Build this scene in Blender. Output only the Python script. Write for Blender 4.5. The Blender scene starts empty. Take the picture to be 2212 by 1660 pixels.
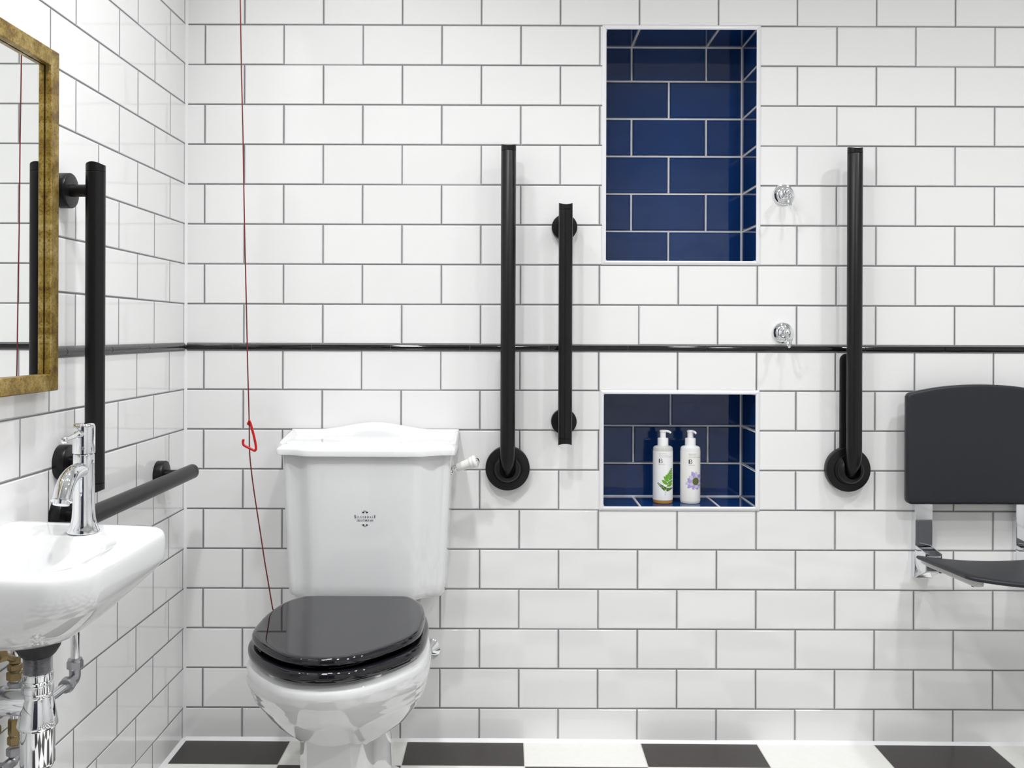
import bpy, bmesh, math, random
from mathutils import Vector, Matrix
random.seed(7)
sc = bpy.context.scene
COL = sc.collection
PI = math.pi
F = 2050.0          # focal length in pixels of the 2212 px wide frame
VX, VY = 1097.0, 720.0
CAMZ = 1.044
CAMD = 2.427        # camera distance from the back wall (y = 0)
ROLL = 0.0033
XL = -0.825         # left wall
XR = 2.30
YF = -3.0
ZC = 2.42


def at(px, py, d):
    """room position of photo pixel (px, py) at distance d in front of the camera"""
    dx, dy = px - VX, py - VY
    dx, dy = dx + ROLL * dy, dy - ROLL * dx
    return Vector((dx * d / F, d - CAMD, CAMZ - dy * d / F))


# ------------------------------------------------------------------ node helpers
def new_mat(name):
    m = bpy.data.materials.new(name)
    m.use_nodes = True
    nt = m.node_tree
    nt.nodes.clear()
    out = nt.nodes.new('ShaderNodeOutputMaterial')
    b = nt.nodes.new('ShaderNodeBsdfPrincipled')
    nt.links.new(b.outputs[0], out.inputs[0])
    return m, nt, b


def setv(sock, v):
    if isinstance(v, tuple) and len(v) == 3 and sock.type == 'RGBA':
        v = (*v, 1)
    sock.default_value = v


def link(nt, a, b):
    nt.links.new(a, b)


def mth(nt, op, a, b=None, c=None):
    n = nt.nodes.new('ShaderNodeMath')
    n.operation = op
    for i, v in enumerate((a, b, c)):
        if v is None:
            continue
        if hasattr(v, 'links'):
            nt.links.new(v, n.inputs[i])
        else:
            n.inputs[i].default_value = v
    return n.outputs[0]


def mixc(nt, fac, a, b):
    n = nt.nodes.new('ShaderNodeMix')
    n.data_type = 'RGBA'
    if hasattr(fac, 'links'):
        nt.links.new(fac, n.inputs[0])
    else:
        n.inputs[0].default_value = fac
    for i, v in ((6, a), (7, b)):
        if hasattr(v, 'links'):
            nt.links.new(v, n.inputs[i])
        else:
            n.inputs[i].default_value = (*v, 1)
    return n.outputs[2]


def noise(nt, vec, scale, detail=2.0, rough=0.5):
    n = nt.nodes.new('ShaderNodeTexNoise')
    n.inputs['Scale'].default_value = scale
    n.inputs['Detail'].default_value = detail
    n.inputs['Roughness'].default_value = rough
    if vec is not None:
        nt.links.new(vec, n.inputs['Vector'])
    return n.outputs[0]


def objco(nt):
    return nt.nodes.new('ShaderNodeTexCoord').outputs['Object']


def bump(nt, h, strength, dist, normal=None):
    n = nt.nodes.new('ShaderNodeBump')
    n.inputs['Strength'].default_value = strength
    n.inputs['Distance'].default_value = dist
    nt.links.new(h, n.inputs['Height'])
    if normal is not None:
        nt.links.new(normal, n.inputs['Normal'])
    return n.outputs[0]


def plain(name, col, rough=0.4, metal=0.0, spec=0.5, coat=0.0, nscale=None, namt=0.04, bmp=0.0, trans=0.0):
    m, nt, b = new_mat(name)
    setv(b.inputs['Base Color'], col)
    b.inputs['Roughness'].default_value = rough
    b.inputs['Metallic'].default_value = metal
    b.inputs['Specular IOR Level'].default_value = spec
    b.inputs['Coat Weight'].default_value = coat
    b.inputs['Coat Roughness'].default_value = 0.03
    b.inputs['Transmission Weight'].default_value = trans
    if nscale:
        f = noise(nt, objco(nt), nscale, 3)
        dark = tuple(c * (1 - namt) for c in col)
        lite = tuple(min(1, c * (1 + namt)) for c in col)
        link(nt, mixc(nt, f, dark, lite), b.inputs['Base Color'])
        if bmp:
            link(nt, bump(nt, f, bmp, 0.001), b.inputs['Normal'])
    return m


def tile_mat(name, ua, va, pu, pv, u0, v0, tile, grout, gw=0.0014, rough=0.06, wav=0.25, var=0.02, offset=0.5, edge=0.16):
    """bonded tiles: u0 is a joint of the even courses, v0 a bed joint"""
    m, nt, b = new_mat(name)
    sep = nt.nodes.new('ShaderNodeSeparateXYZ')
    oc = objco(nt)
    link(nt, oc, sep.inputs[0])
    u = mth(nt, 'SUBTRACT', sep.outputs['XYZ'.index(ua)], u0 - 40 * pu - offset * pu)
    v = mth(nt, 'SUBTRACT', sep.outputs['XYZ'.index(va)], v0 - 40 * pv)
    comb = nt.nodes.new('ShaderNodeCombineXYZ')
    link(nt, u, comb.inputs[0])
    link(nt, v, comb.inputs[1])

    def brick(ms, sm):
        t = nt.nodes.new('ShaderNodeTexBrick')
        t.offset = offset
        t.offset_frequency = 2
        t.inputs['Scale'].default_value = 1.0
        t.inputs['Mortar Size'].default_value = ms
        t.inputs['Mortar Smooth'].default_value = sm
        t.inputs['Brick Width'].default_value = pu
        t.inputs['Row Height'].default_value = pv
        t.inputs['Bias'].default_value = 0.0
        link(nt, comb.outputs[0], t.inputs['Vector'])
        return t
    t = brick(gw, 0.05)
    lo = tuple(c * (1 - var) for c in tile)
    hi = tuple(min(1, c * (1 + var)) for c in tile)
    setv(t.inputs['Color1'], lo)
    setv(t.inputs['Color2'], hi)
    gn = noise(nt, oc, 30, 3)
    link(nt, mixc(nt, gn, tuple(c * 0.88 for c in grout), tuple(min(.92, c * 1.12) for c in grout)), t.inputs['Mortar'])
    link(nt, t.outputs['Color'], b.inputs['Base Color'])
    r = mth(nt, 'MULTIPLY_ADD', t.outputs['Fac'], 0.75, rough)
    link(nt, r, b.inputs['Roughness'])
    b.inputs['Specular IOR Level'].default_value = 0.5
    # cushioned edge, sunk joint, slight unevenness of the glaze
    t2 = brick(gw + 0.0022, 1.0)
    t2.inputs['Color1'].default_value = (0, 0, 0, 1)
    t2.inputs['Color2'].default_value = (1, 1, 1, 1)
    h = mth(nt, 'SUBTRACT', 1.0, t2.outputs['Fac'])
    # every tile sits at its own tiny angle
    sc2 = nt.nodes.new('ShaderNodeSeparateColor')
    link(nt, t2.outputs['Color'], sc2.inputs[0])
    rnd = sc2.outputs[0]
    tilt = mth(nt, 'MULTIPLY', mth(nt, 'SUBTRACT', rnd, 0.5), mth(nt, 'ADD', mth(nt, 'MULTIPLY', u, 1.0), mth(nt, 'MULTIPLY', v, 1.3)))
    nn = noise(nt, oc, 9, 1.5)
    nr = bump(nt, nn, wav, 0.004)
    nr = bump(nt, tilt, 0.5, 0.012, nr)
    nr = bump(nt, h, edge, 0.0007, nr)
    link(nt, nr, b.inputs['Normal'])
    return m


WHITE_TILE = (0.83, 0.83, 0.825)
GROUT = (0.245, 0.245, 0.265)
ZU = 1.0139          # top of the black pencil course
ZD = 0.9988          # its underside
PVU, PVD, PU = 0.1021, 0.1017, 0.2020
XB = (440.0 - VX) / 845.0
M = {}
M['back_up'] = tile_mat('white_tile_back_upper', 'X', 'Z', PU, PVU, XB + PU / 2 + 0.001, ZU, WHITE_TILE, GROUT)
M['back_dn'] = tile_mat('white_tile_back_lower', 'X', 'Z', PU, PVD, XB + PU / 2, ZD, WHITE_TILE, GROUT)
M['left_up'] = tile_mat('white_tile_left_upper', 'Y', 'Z', PU, PVU, -0.011, ZU, WHITE_TILE, GROUT)
M['left_dn'] = tile_mat('white_tile_left_lower', 'Y', 'Z', PU, PVD, -0.0125, ZD, WHITE_TILE, GROUT)
M['front'] = tile_mat('white_tile_front', 'X', 'Z', PU, PVU, 0.03, ZU, WHITE_TILE, GROUT)
NAVY = (0.006, 0.032, 0.130)
WG = (0.86, 0.85, 0.82)
sN = F / 2.577
M['navy_up'] = tile_mat('navy_tile_upper', 'X', 'Z', PU, 0.1017, (1443 - VX) / sN, CAMZ + (720 - 256.3) / sN, NAVY, WG, gw=0.0026, edge=0.08, rough=0.04, wav=0.2, var=0.12)
M['navy_dn'] = tile_mat('navy_tile_lower', 'X', 'Z', PU, 0.1013, (1449 - VX) / sN, CAMZ + (720 - 919) / sN, NAVY, WG, gw=0.0026, edge=0.08, rough=0.04, wav=0.2, var=0.12)
M['navy_side'] = tile_mat('navy_tile_side', 'Y', 'Z', 4.0, 0.1017, 1.5, CAMZ + (720 - 256.3) / sN, NAVY, WG, gw=0.0026, edge=0.08, rough=0.04, wav=0.2)
M['navy_side_dn'] = tile_mat('navy_tile_side_lower', 'Y', 'Z', 4.0, 0.1013, 1.5, CAMZ + (720 - 919) / sN, NAVY, WG, gw=0.0026, edge=0.08, rough=0.04, wav=0.2)
M['navy_sill'] = tile_mat('navy_tile_sill', 'X', 'Y', PU, 8.0, (1369 - VX) / (F / 2.57), -4.0, NAVY, WG, gw=0.0026, edge=0.08, rough=0.04, wav=0.2)
M['navy_soffit'] = tile_mat('navy_tile_soffit', 'X', 'Y', PU, 8.0, (1364 - VX) / (F / 2.57), -4.0, NAVY, WG, gw=0.0026, edge=0.08, rough=0.04, wav=0.2)

# checkerboard floor
m, nt, b = new_mat('checker_floor')
P_F, X_F, Y_F = 0.2975, 0.044, -0.139
oc = objco(nt)
sep = nt.nodes.new('ShaderNodeSeparateXYZ')
link(nt, oc, sep.inputs[0])
fx = mth(nt, 'DIVIDE', mth(nt, 'SUBTRACT', sep.outputs[0], X_F - 40 * P_F), P_F)
fy = mth(nt, 'DIVIDE', mth(nt, 'SUBTRACT', sep.outputs[1], Y_F - 40 * P_F), P_F)
par = mth(nt, 'MODULO', mth(nt, 'ADD', mth(nt, 'FLOOR', fx), mth(nt, 'FLOOR', fy)), 2.0)
def edge(f):
    fr = mth(nt, 'FRACT', f)
    return mth(nt, 'MINIMUM', fr, mth(nt, 'SUBTRACT', 1.0, fr))
e = mth(nt, 'MINIMUM', edge(fx), edge(fy))
gm = mth(nt, 'LESS_THAN', e, 0.0042)
gn = noise(nt, oc, 60, 4)
cw = mixc(nt, gn, (0.78, 0.775, 0.745), (0.84, 0.835, 0.81))
cb = mixc(nt, gn, (0.030, 0.025, 0.023), (0.042, 0.036, 0.034))
# fx+fy parity: the tile between x=-0.2535 and 0.044 next to the back wall is black
c = mixc(nt, par, cw, cb)
c = mixc(nt, gm, c, (0.62, 0.60, 0.56))
link(nt, c, b.inputs['Base Color'])
b.inputs['Roughness'].default_value = 0.42
link(nt, bump(nt, gn, 0.08, 0.001), b.inputs['Normal'])
M['floor'] = m

M['ceil'] = plain('ceiling_paint', (0.85, 0.85, 0.84), 0.7, nscale=40, namt=0.01)
M['ceramic'] = plain('white_ceramic', (0.765, 0.77, 0.775), 0.045, spec=0.5, coat=0.3, nscale=6, namt=0.006)
M['seatblack'] = plain('black_gloss_lacquer', (0.008, 0.008, 0.011), 0.03, spec=0.5, coat=0.15, nscale=20, namt=0.1)
M['black'] = plain('matt_black_powder_coat', (0.0065, 0.0062, 0.0070), 0.34, spec=0.3, nscale=300, namt=0.25, bmp=0.04)
M['char'] = plain('charcoal_plastic', (0.019, 0.020, 0.025), 0.45, spec=0.35, nscale=120, namt=0.12, bmp=0.05)
M['chrome'] = plain('polished_chrome', (0.83, 0.84, 0.86), 0.04, 1.0, nscale=30, namt=0.02)
M['steel'] = plain('dull_plated_metal', (0.42, 0.42, 0.44), 0.28, 1.0, nscale=60, namt=0.25)
M['brass'] = plain('aged_brass', (0.36, 0.27, 0.13), 0.3, 1.0, nscale=60, namt=0.3)
M['rubber'] = plain('black_rubber', (0.015, 0.015, 0.016), 0.5, nscale=80, namt=0.3)
M['red'] = plain('red_plastic', (0.52, 0.003, 0.003), 0.22, nscale=80, namt=0.08)
M['cord'] = plain('dark_red_cord', (0.15, 0.006, 0.009), 0.6, nscale=400, namt=0.3)
M['trimwhite'] = plain('white_trim', (0.80, 0.80, 0.82), 0.25, nscale=60, namt=0.02)
M['caulk'] = plain('white_silicone', (0.84, 0.84, 0.85), 0.4, nscale=60, namt=0.03)
M['pencil'] = plain('black_glazed_pencil_tile', (0.008, 0.008, 0.009), 0.06, nscale=40, namt=0.2)
M['grout'] = plain('grey_grout', (0.22, 0.22, 0.23), 0.85, nscale=90, namt=0.2)
M['mirror'] = plain('silvered_glass', (0.90, 0.91, 0.90), 0.0, 1.0, nscale=3, namt=0.003)
M['plasticw'] = plain('white_plastic', (0.85, 0.85, 0.86), 0.25, nscale=60, namt=0.01)
M['lever'] = plain('cream_ceramic', (0.85, 0.85, 0.82), 0.08, coat=0.3, nscale=20, namt=0.01)
M['greyplastic'] = plain('pale_grey_plastic', (0.52, 0.52, 0.50), 0.35, nscale=60, namt=0.03)
M['ink'] = plain('navy_ink', (0.006, 0.010, 0.020), 0.3, nscale=60, namt=0.1)
M['inkgrey'] = plain('grey_ink', (0.36, 0.36, 0.37), 0.5, nscale=60, namt=0.05)
M['inkblack'] = plain('black_ink', (0.02, 0.02, 0.02), 0.5, nscale=60, namt=0.05)
M['label'] = plain('paper_label_white', (0.84, 0.84, 0.84), 0.35, nscale=60, namt=0.01)
M['labelcream'] = plain('paper_label_cream', (0.84, 0.83, 0.80), 0.35, nscale=60, namt=0.01)
M['amber'] = plain('amber_hand_wash', (0.48, 0.25, 0.06), 0.15, nscale=30, namt=0.1)
M['clearshell'] = plain('frosted_bottle_shell', (0.58, 0.58, 0.55), 0.25, nscale=60, namt=0.05)
M['lotion'] = plain('lotion_in_bottle', (0.78, 0.79, 0.78), 0.2, nscale=60, namt=0.03)
M['leaf'] = plain('fern_green_print', (0.13, 0.36, 0.02), 0.5, nscale=900, namt=0.45)
M['leafdark'] = plain('fern_olive_print', (0.045, 0.085, 0.012), 0.5, nscale=900, namt=0.5)
M['petal'] = plain('lilac_petal_print', (0.40, 0.31, 0.62), 0.5, nscale=700, namt=0.35)
M['petalpale'] = plain('pale_lilac_petal_print', (0.60, 0.55, 0.74), 0.5, nscale=700, namt=0.25)
M['pollen'] = plain('green_flower_heart_print', (0.10, 0.12, 0.04), 0.6, nscale=2500, namt=0.9)
M['pollenrim'] = plain('pale_flower_heart_print', (0.55, 0.55, 0.42), 0.6, nscale=900, namt=0.2)
M['dot'] = plain('grey_marker_dot', (0.16, 0.16, 0.17), 0.4, nscale=60, namt=0.1)

# antique gilt
m, nt, b = new_mat('antique_gilt')
oc = objco(nt)
mp = nt.nodes.new('ShaderNodeMapping')
mp.inputs['Scale'].default_value = (1, 1, 1)
link(nt, oc, mp.inputs[0])
n1 = noise(nt, mp.outputs[0], 28, 5, 0.65)
n2 = noise(nt, mp.outputs[0], 260, 6, 0.75)
r1 = nt.nodes.new('ShaderNodeValToRGB')
r1.color_ramp.elements[0].position = 0.36
r1.color_ramp.elements[0].color = (0.17, 0.095, 0.022, 1)
r1.color_ramp.elements[1].position = 0.66
r1.color_ramp.elements[1].color = (0.52, 0.39, 0.15, 1)
el = r1.color_ramp.elements.new(0.5)
el.color = (0.34, 0.23, 0.045, 1)
link(nt, n1, r1.inputs[0])
r2 = nt.nodes.new('ShaderNodeValToRGB')
r2.color_ramp.elements[0].position = 0.36
r2.color_ramp.elements[0].color = (0.30, 0.22, 0.12, 1)
r2.color_ramp.elements[1].position = 0.52
r2.color_ramp.elements[1].color = (1, 1, 1, 1)
link(nt, n2, r2.inputs[0])
mm = nt.nodes.new('ShaderNodeMix')
mm.data_type = 'RGBA'
mm.blend_type = 'MULTIPLY'
mm.inputs[0].default_value = 0.8
link(nt, r1.outputs[0], mm.inputs[6])
link(nt, r2.outputs[0], mm.inputs[7])
link(nt, mm.outputs[2], b.inputs['Base Color'])
b.inputs['Metallic'].default_value = 0.55
b.inputs['Roughness'].default_value = 0.36
link(nt, bump(nt, n2, 0.15, 0.001), b.inputs['Normal'])
M['gilt'] = m


# ------------------------------------------------------------------ mesh helpers
class MB:
    def __init__(s):
        s.v, s.f, s.mi = [], [], []

    def add(s, verts, faces, mi=0, mat=None):
        o = len(s.v)
        for p in verts:
            p = Vector(p)
            s.v.append(mat @ p if mat is not None else p)
        for f in faces:
            s.f.append(tuple(o + i for i in f))
            s.mi.append(mi)
        return s

    def loft(s, loops, caps=(True, True), wrap=False, mi=0, mat=None, closed=True):
        n = len(loops[0])
        vs = [p for l in loops for p in l]
        fs = []
        m_ = len(loops)
        for k in range(m_ if wrap else m_ - 1):
            a, c = k * n, ((k + 1) % m_) * n
            for i in range(n if closed else n - 1):
                j = (i + 1) % n
                fs.append((a + i, a + j, c + j, c + i))
        if not wrap:
            if caps[0]:
                fs.append(tuple(range(n - 1, -1, -1)))
            if caps[1]:
                fs.append(tuple((m_ - 1) * n + i for i in range(n)))
        return s.add(vs, fs, mi, mat)

    def lathe(s, prof, mat=None, n=40, caps=(True, True), mi=0):
        """profile of (radius, height) turned about local z"""
        loops = [[Vector((r * math.cos(2 * PI * i / n), r * math.sin(2 * PI * i / n), z)) for i in range(n)] for r, z in prof]
        return s.loft(loops, caps, mi=mi, mat=mat)

    def tube(s, pts, rad, n=16, caps=(True, True), mi=0, mat=None):
        pts = [Vector(p) for p in pts]
        rad = rad if isinstance(rad, (list, tuple)) else [rad] * len(pts)
        loops = []
        t0 = (pts[1] - pts[0]).normalized()
        up = Vector((0, 0, 1)) if abs(t0.z) < 0.9 else Vector((1, 0, 0))
        nx = t0.cross(up).normalized()
        for i, p in enumerate(pts):
            a = pts[max(i - 1, 0)]
            c = pts[min(i + 1, len(pts) - 1)]
            t = (c - a).normalized()
            nx = (nx - t * nx.dot(t)).normalized()
            ny = t.cross(nx)
            loops.append([p + (nx * math.cos(2 * PI * k / n) + ny * math.sin(2 * PI * k / n)) * rad[i] for k in range(n)])
        return s.loft(loops, caps, mi=mi, mat=mat)

    def box(s, x0, x1, y0, y1, z0, z1, mi=0, mat=None):
        vs = [(x, y, z) for z in (z0, z1) for y in (y0, y1) for x in (x0, x1)]
        fs = [(0, 2, 3, 1), (4, 5, 7, 6), (0, 1, 5, 4), (2, 6, 7, 3), (0, 4, 6, 2), (1, 3, 7, 5)]
        return s.add(vs, fs, mi, mat)

    def sphere(s, c, r, n=20, m_=12, mi=0, sc_=(1, 1, 1), mat=None):
        c = Vector(c)
        loops = []
        for k in range(1, m_):
            ph = PI * k / m_
            loops.append([c + Vector((r * sc_[0] * math.sin(ph) * math.cos(2 * PI * i / n), r * sc_[1] * math.sin(ph) * math.sin(2 * PI * i / n), r * sc_[2] * math.cos(ph))) for i in range(n)])
        return s.loft(loops, (True, True), mi=mi, mat=mat)

    def build(s, name, mats, parent=None, bevel=None, sharp=38, subd=0, local=False):
        me = bpy.data.meshes.new(name)
        pm = parent_origin(parent) if (parent is not None and not local) else None
        vs = [pm @ v for v in s.v] if pm is not None else s.v
        me.from_pydata([tuple(v) for v in vs], [], s.f)
        bm = bmesh.new()
        bm.from_mesh(me)
        bmesh.ops.remove_doubles(bm, verts=bm.verts, dist=1e-6)
        bmesh.ops.recalc_face_normals(bm, faces=bm.faces)
        bm.to_mesh(me)
        bm.free()
        mats = mats if isinstance(mats, (list, tuple)) else [mats]
        for mm_ in mats:
            me.materials.append(mm_)
        if len(me.polygons) == len(s.mi):
            me.polygons.foreach_set('material_index', s.mi)
        me.polygons.foreach_set('use_smooth', [True] * len(me.polygons))
        if not bevel:
            me.set_sharp_from_angle(angle=math.radians(sharp))
        o = bpy.data.objects.new(name, me)
        COL.objects.link(o)
        if parent is not None:
            o.parent = parent
        if bevel:
            bv = o.modifiers.new('bevel', 'BEVEL')
            bv.width = bevel
            bv.segments = 3
            bv.limit_method = 'ANGLE'
            bv.angle_limit = math.radians(35)
            bv.harden_normals = True
        if subd:
            sd = o.modifiers.new('sub', 'SUBSURF')
            sd.levels = subd
            sd.render_levels = subd
        return o


ORIGIN = {}


def parent_origin(o):
    """world -> local matrix of the chain (all roots carry location only)"""
    r = o
    while r.parent is not None:
        r = r.parent
    return Matrix.Translation(-Vector(r.location))


def thing(name, label, cat, loc, group=None):
    o = bpy.data.objects.new(name, None)
    o.empty_display_size = 0.05
    COL.objects.link(o)
    o.location = loc
    o['label'] = label
    o['category'] = cat
    if group:
        o['group'] = group
    return o


def structure(o):
    o['kind'] = 'structure'
    return o


def boolean(o, cutter, op='DIFFERENCE'):
    md = o.modifiers.new('b', 'BOOLEAN')
    md.operation = op
    md.solver = 'EXACT'
    md.object = cutter
    dg = bpy.context.evaluated_depsgraph_get()
    dg.update()
    me = bpy.data.meshes.new_from_object(o.evaluated_get(dg))
    o.modifiers.remove(md)
    old = o.data
    o.data = me
    me.name = old.name
    cm = cutter.data
    bpy.data.objects.remove(cutter)
    me.polygons.foreach_set('use_smooth', [True] * len(me.polygons))
    me.set_sharp_from_angle(angle=math.radians(38))


def rr(x0, x1, y0, y1, r, n=8):
    """rounded rectangle, r = radius or four radii for (x0y0, x1y0, x1y1, x0y1)"""
    r = r if isinstance(r, (list, tuple)) else (r,) * 4
    out = []
    for (cx, cy, a0, q) in ((x0, y0, PI, 0), (x1, y0, 1.5 * PI, 1), (x1, y1, 0, 2), (x0, y1, 0.5 * PI, 3)):
        rq = r[q]
        ox = cx + (rq if cx == x0 else -rq)
        oy = cy + (rq if cy == y0 else -rq)
        for k in range(n + 1):
            a = a0 + 0.5 * PI * k / n
            out.append((ox + rq * math.cos(a), oy + rq * math.sin(a)))
    return out


def catmull(pts, per=5):
    out = []
    n = len(pts)
    for i in range(n - 1):
        p0, p1, p2, p3 = (Vector(pts[max(i - 1, 0)]), Vector(pts[i]), Vector(pts[i + 1]), Vector(pts[min(i + 2, n - 1)]))
        for k in range(per):
            t = k / per
            out.append(0.5 * ((2 * p1) + (p2 - p0) * t + (2 * p0 - 5 * p1 + 4 * p2 - p3) * t * t + (3 * p1 - p0 - 3 * p2 + p3) * t ** 3))
    out.append(Vector(pts[-1]))
    return out


def lerp(a, b, t):
    return a + (b - a) * t


def table(tab, z):
    """piecewise linear lookup"""
    if z <= tab[0][0]:
        return tab[0][1]
    for (a, x), (c, y) in zip(tab, tab[1:]):
        if z <= c:
            return lerp(x, y, (z - a) / (c - a))
    return tab[-1][1]


# orientation: local z -> -y (towards the room from the back wall)
def Y_OUT(x, y, z):
    return Matrix(((1, 0, 0, x), (0, 0, -1, y), (0, 1, 0, z), (0, 0, 0, 1)))


# local z -> +x (out of the left wall)
def X_OUT(x, y, z):
    return Matrix(((0, 0, 1, x), (1, 0, 0, y), (0, 1, 0, z), (0, 0, 0, 1)))


def Z_UP(x, y, z):
    return Matrix.Translation((x, y, z))


# ------------------------------------------------------------------ room shell
N_U = dict(x0=(1308 - VX) / 845, x1=(1632.5 - VX) / 845, z0=CAMZ + (720 - 565) / 845 + 0.0025, z1=CAMZ + (720 - 65) / 845 + 0.0025)
N_D = dict(x0=(1304.5 - VX) / 845, x1=(1632.5 - VX) / 845, z0=CAMZ + (720 - 1096) / 845 + 0.0025, z1=CAMZ + (720 - 853) / 845 + 0.0025)
ND = 0.15   # niche depth


def wall_back():
    xs = sorted({XL, XR, N_U['x0'], N_U['x1'], N_D['x0'], N_D['x1']})
    ZM = (ZU + ZD) / 2
    zs = sorted({-0.02, ZC, ZM, N_U['z0'], N_U['z1'], N_D['z0'], N_D['z1']})
    mb = MB()
    for xa, xb in zip(xs, xs[1:]):
        for za, zb in zip(zs, zs[1:]):
            cx, cz = (xa + xb) / 2, (za + zb) / 2
            if any(q['x0'] < cx < q['x1'] and q['z0'] < cz < q['z1'] for q in (N_U, N_D)):
                continue
            mb.add([(xa, 0, za), (xb, 0, za), (xb, 0, zb), (xa, 0, zb)], [(0, 1, 2, 3)], 0 if cz > ZM else 1)
    o = structure(mb.build('wall_back', [M['back_up'], M['back_dn']]))
    for nm, q, mats in (('upper_niche', N_U, ('navy_up', 'navy_side', 'navy_soffit', 'navy_soffit')),
                        ('lower_niche', N_D, ('navy_dn', 'navy_side_dn', 'navy_sill', 'navy_sill'))):
        x0, x1, z0, z1 = q['x0'], q['x1'], q['z0'], q['z1']
        nb = MB()
        nb.add([(x0, ND, z0), (x1, ND, z0), (x1, ND, z1), (x0, ND, z1)], [(0, 1, 2, 3)], 0)
        nb.add([(x0, 0, z0), (x0, ND, z0), (x0, ND, z1), (x0, 0, z1)], [(0, 1, 2, 3)], 1)
        nb.add([(x1, 0, z0), (x1, ND, z0), (x1, ND, z1), (x1, 0, z1)], [(0, 1, 2, 3)], 1)
        nb.add([(x0, 0, z1), (x1, 0, z1), (x1, ND, z1), (x0, ND, z1)], [(0, 1, 2, 3)], 2)
        nb.add([(x0, 0, z0), (x1, 0, z0), (x1, ND, z0), (x0, ND, z0)], [(0, 1, 2, 3)], 3)
        nb.build(nm, [M[k] for k in mats], o)
        # grouted inner corners
        g = MB()
        for (xa, ya, za, xb, yb, zb) in ((x1, ND, z0, x1, ND, z1), (x0, ND, z0, x0, ND, z1), (x0, ND, z1, x1, ND, z1), (x0, ND, z0, x1, ND, z0),
                                         (x1, 0.0, z0, x1, ND, z0), (x1, 0.0, z1, x1, ND, z1), (x0, 0.0, z0, x0, ND, z0), (x0, 0.0, z1, x0, ND, z1)):
            w = 0.0024 if ya == 0.0 else 0.0034
            ya = max(ya, 0.003) if ya != yb else ya
            g.box(min(xa, xb) - w, max(xa, xb) + w, min(ya, yb) - (w if ya == yb else 0), max(ya, yb) + (w if ya == yb else 0), min(za, zb) - w, max(za, zb) + w)
        g.build('corner_grout', M['caulk'], o)


wall_back()


def quad_wall(name, pts_up, pts_dn, mu, md):
    mb = MB()
    mb.add(pts_up, [(0, 1, 2, 3)], 0)
    mb.add(pts_dn, [(0, 1, 2, 3)], 1)
    return structure(mb.build(name, [mu, md]))


ZM = (ZU + ZD) / 2
quad_wall('wall_left', [(XL, YF, ZM), (XL, 0, ZM), (XL, 0, ZC), (XL, YF, ZC)], [(XL, YF, -.02), (XL, 0, -.02), (XL, 0, ZM), (XL, YF, ZM)], M['left_up'], M['left_dn'])
quad_wall('wall_right', [(XR, YF, ZM), (XR, 0, ZM), (XR, 0, ZC), (XR, YF, ZC)], [(XR, YF, -.02), (XR, 0, -.02), (XR, 0, ZM), (XR, YF, ZM)], M['left_up'], M['left_dn'])
quad_wall('wall_front', [(XL, YF, ZM), (XR, YF, ZM), (XR, YF, ZC), (XL, YF, ZC)], [(XL, YF, -.02), (XR, YF, -.02), (XR, YF, ZM), (XL, YF, ZM)], M['front'], M['front'])
mb = MB()
mb.box(-0.72, 0.20, YF, YF + .045, 0.004, 2.04)  # unseen slab added behind the camera so the chrome mirrors something dark
dr = structure(mb.build('unseen_dark_panel', plain('navy_reflection_panel', (0.010, 0.014, 0.030), 0.35, nscale=30, namt=0.05), bevel=.003))
FS = 0.0035   # fall of the wet-room floor


def fz(x):
    return -0.0010 - FS * x


mb = MB()
mb.add([(XL, YF, fz(XL)), (XR, YF, fz(XR)), (XR, 0, fz(XR)), (XL, 0, fz(XL))], [(0, 1, 2, 3)])
structure(mb.build('floor', M['floor']))
mb = MB()
mb.add([(XL, YF, ZC), (XR, YF, ZC), (XR, 0, ZC), (XL, 0, ZC)], [(0, 1, 2, 3)])
structure(mb.build('ceiling', M['ceil']))


# black pencil course
def pencil(name, axis, a0, a1, first, sign):
    mb = MB()
    h = ZU - ZD
    prof = [(0.0, ZD + 0.0012), (0.003, ZD + 0.0014), (0.0055, ZD + h * 0.28), (0.0063, ZM), (0.0055, ZD + h * 0.72), (0.003, ZU - 0.0014), (0.0, ZU - 0.0012)]
    joints = [a0]
    k = first
    while k < a1:
        if k > a0 + 0.002:
            joints.append(k)
        k += PU
    joints.append(a1)
    for u0, u1 in zip(joints, joints[1:]):
        u0 += 0.0009
        u1 -= 0.0009
        loops = []
        for u in (u0, u1):
            loops.append([(u, -p, z) if axis == 'x' else (XL + p, u, z) for p, z in prof])
        mb.loft(loops, (True, True))
    g = 0.0012
    if axis == 'x':
        mb.box(a0, a1, -g, 0, ZD - 0.002, ZU + 0.002, 1)
    else:
        mb.box(XL, XL + g, a0, a1, ZD - 0.002, ZU + 0.002, 1)
    return structure(mb.build(name, [M['pencil'], M['grout']]))


pencil('trim_1', 'x', XL + 0.004, XR, (503 - VX) / 845, 1)
pencil('trim_2', 'y', YF, -0.004, -0.66 - PU * 11, 1)


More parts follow.
